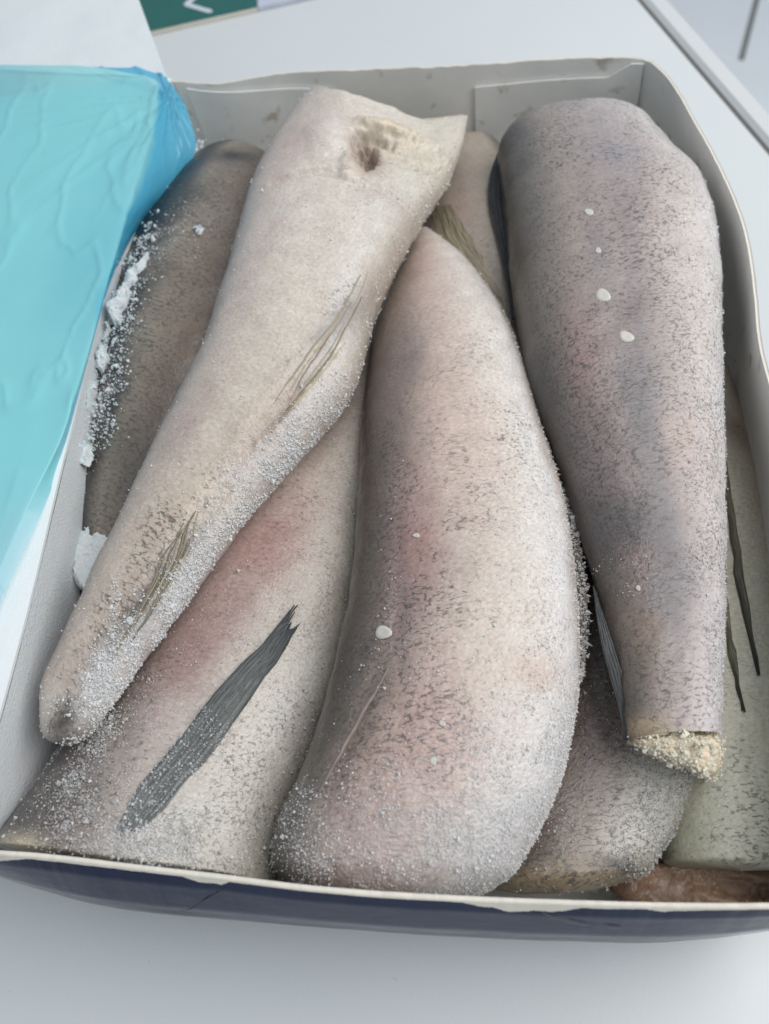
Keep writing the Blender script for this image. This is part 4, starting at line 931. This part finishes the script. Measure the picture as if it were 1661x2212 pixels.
def chunk(name, label, outline, z0, z1, seed):
    P = resample(outline+outline[:1], 181, 1)[:-1]; c = P.mean(0); rings = []
    k_ = np.linspace(0, 1, 44); hs = np.interp(k_, [0, .35, .45, .5, 1], [0, .9, 1.0, 1.02, 1.0]); sf = np.interp(k_, [0, .35, .45, .5, 1], [1.0, .99, .94, .88, .02])
    for h, s in zip(hs, sf):
        q = np.array([at(*(c+(p-c)*s), z0+(z1-z0)*h) for p in P])
        q = q+0.0013*np.stack([fbm(q, 190, seed+k, 4) for k in range(3)], 1)+0.0006*np.stack([fbm(q, 900, seed+9+k, 2) for k in range(3)], 1); rings.append(q)
    V = np.concatenate(rings); loc = np.array([V[:, 0].mean(), V[:, 1].mean(), V[:, 2].min()])
    o = make_mesh(name, V, grid_faces(len(rings), 180, True), M['snow'], None, loc)
    return tag(o, label, 'ice')
chunk('ice_chunk', 'squarish slab of packed frost standing between carton wall and cream fish', [(163, 1092), (200, 1088), (250, 1094), (246, 1150), (225, 1220), (195, 1282), (160, 1270), (158, 1180)], .040, .066, 4)
chunk('ice_chunk', 'small rounded lump of snow above the squarish frost slab by the wall', [(158, 1040), (172, 1030), (182, 1045), (178, 1080), (162, 1090), (152, 1075)], .046, .062, 14)

# ------------------------------------------------------------------ blue plastic film over the opened lid
rb = [(300, 152, .0985), (362, 176, .0985), (404, 235, .093), (430, 320, .082), (392, 410, .074), (318, 480, .072), (262, 590, .071), (216, 710, .072), (180, 840, .078), (150, 962, .086), (100, 1090, .0935), (48, 1205, .096), (0, 1312, .096), (-80, 1480, .096)]
hb = [(200, 150), (350, 180), (330, 260), (310, 340), (285, 430), (262, 520), (240, 610), (215, 700), (185, 800), (140, 940), (60, 1090), (10, 1205), (-40, 1312), (-120, 1480)]
lb = [(-260, 140), (-260, 160), (-260, 230), (-270, 320), (-280, 410), (-290, 500), (-300, 590), (-310, 700), (-320, 820), (-330, 940), (-340, 1080), (-350, 1200), (-360, 1312), (-370, 1480)]
nf = 260
def stations(P, n):                           # same knots on all three curves, so they stay matched
    P = np.array(P); k = np.linspace(0, 1, len(P)); t = np.linspace(0, 1, n)
    Q_ = np.stack([np.interp(t, k, P[:, c]) for c in range(3)], 1)
    for _ in range(30): Q_[1:-1] = 0.5*Q_[1:-1]+0.25*(Q_[:-2]+Q_[2:])
    return Q_
Rb = stations([at(*p) for p in rb], nf); Hb = stations([at(x, y, .0985) for x, y in hb], nf); Lb = stations([at(x, y, .088) for x, y in lb], nf)
mf = 150; s = np.linspace(0, 1, mf)[None, :, None]
Q = np.where(s < 0.7, Lb[:, None]*(1-s/0.7)+Hb[:, None]*(s/0.7), Hb[:, None]*(1-(s-0.7)/0.3)+Rb[:, None]*((s-0.7)/0.3))
for _ in range(10): Q[:, 1:-1] = 0.5*Q[:, 1:-1]+0.25*(Q[:, :-2]+Q[:, 2:])
q = Q.reshape(-1, 3)
# wrinkles: creases radiating from the far corner and running with the hinge
cor = at(370, 230, .095); dx = q-cor; ang = np.arctan2(dx[:, 1], dx[:, 0]); rad = np.linalg.norm(dx[:, :2], axis=1)
wr = 1-np.abs(fbm(np.c_[ang*7, rad*9, np.zeros(len(q))], 1.0, 5, 3))*2
wr2 = 1-np.abs(fbm(q*np.array([1.0, .35, 1]), 38, 9, 3))*2.2
bump = 0.0022*np.clip(wr, 0, 1)**4*np.exp(-rad/.06)+0.0012*np.clip(wr2, 0, 1)**12+0.0022*fbm(q, 16, 12, 2)
q = q.copy(); q[:, 2] += 0.0015+bump
uu = np.tile(np.linspace(0, 1, mf), nf); vv = np.repeat(np.linspace(0, 1, nf), mf)
lay = smooth01(uu+0.05*fbm(q, 40, 3, 3), .70, .76)*(1-smooth01(vv, .62, .75))
c_a = srgb(166, 236, 240); c_b = srgb(64, 182, 224)
va = smooth01(fbm(q, 9, 21, 2)+0.9*(0.45-uu)+0.8*(.35-vv), -.2, .6)[:, None]*.8
c_a = c_a[None]*(1-va)+srgb(104, 200, 222)[None]*va
colf = c_a*(1-lay[:, None]*.8)+c_b[None]*lay[:, None]*.8
thin = smooth01(vv+0.02*fbm(q, 30, 4, 2), .70, .82)*smooth01(uu, .45, .9)
colf = colf*(1-thin[:, None]*.75)+srgb(196, 226, 236)[None]*thin[:, None]*.75
clear = 0.30+0.14*fbm(q, 25, 8, 3)+0.12*thin-0.18*lay
Lc = np.array([q[:, 0].mean(), q[:, 1].mean(), q[:, 2].min()])
fo = make_mesh('plastic_film', q, grid_faces(nf, mf), M['film'], None, Lc, attrs={'Col': colf, 'Clear': np.clip(clear, .05, .5)})
tag(fo, 'crinkled turquoise blue plastic film draped over the opened carton lid', 'plastic film')

# ------------------------------------------------------------------ green printed card on the counter
gc = [at(250, 84, .004), at(555, 15, .004), at(551, -140, .004), at(240, -140, .004)]
loc = np.array(at(400, -20, 0.0)); loc[2] = 0.0005
card = thing('printed_card', 'dark green printed card with white letter lying on the counter behind the carton', 'card', loc)
def flat(name, pts, z0, z1, mat):
    n = len(pts); V = [(p[0], p[1], z0) for p in pts]+[(p[0], p[1], z1) for p in pts]
    F = [tuple(range(n))[::-1], tuple(range(n, 2*n))]+[(i, (i+1) % n, n+(i+1) % n, n+i) for i in range(n)]
    return make_mesh(name, V, F, mat, card, loc, smooth=False)
flat('base_board', gc, .0006, .0036, M['raw'])
flat('green_panel', gc, .0038, .0042, M['green'])
flat('pale_panel', [at(557, 15, .004), at(700, -18, .004), at(690, -140, .004), at(553, -140, .004)], .0006, .0040, M['lavender'])
def stroke(p0, p1, wd, z):
    a = at(*p0, z)[:2]; b = at(*p1, z)[:2]; d = (b-a)/np.linalg.norm(b-a); n_ = np.array([-d[1], d[0]]); pts = []
    for k in range(9): 
        q = math.pi*k/8+math.pi/2; pts.append(a+wd*(d*math.cos(q)+n_*math.sin(q)))
    for k in range(9):
        q = math.pi*k/8-math.pi/2; pts.append(b+wd*(d*math.cos(q)+n_*math.sin(q)))
    return [np.array([p[0], p[1], z]) for p in pts]
flat('letter_stroke', stroke((404, 10), (452, 24), .0028, .0045), .0043, .0046, M['letter'])
flat('letter_stroke', stroke((404, 9), (446, -26), .0028, .0045), .0047, .0049, M['letter'])
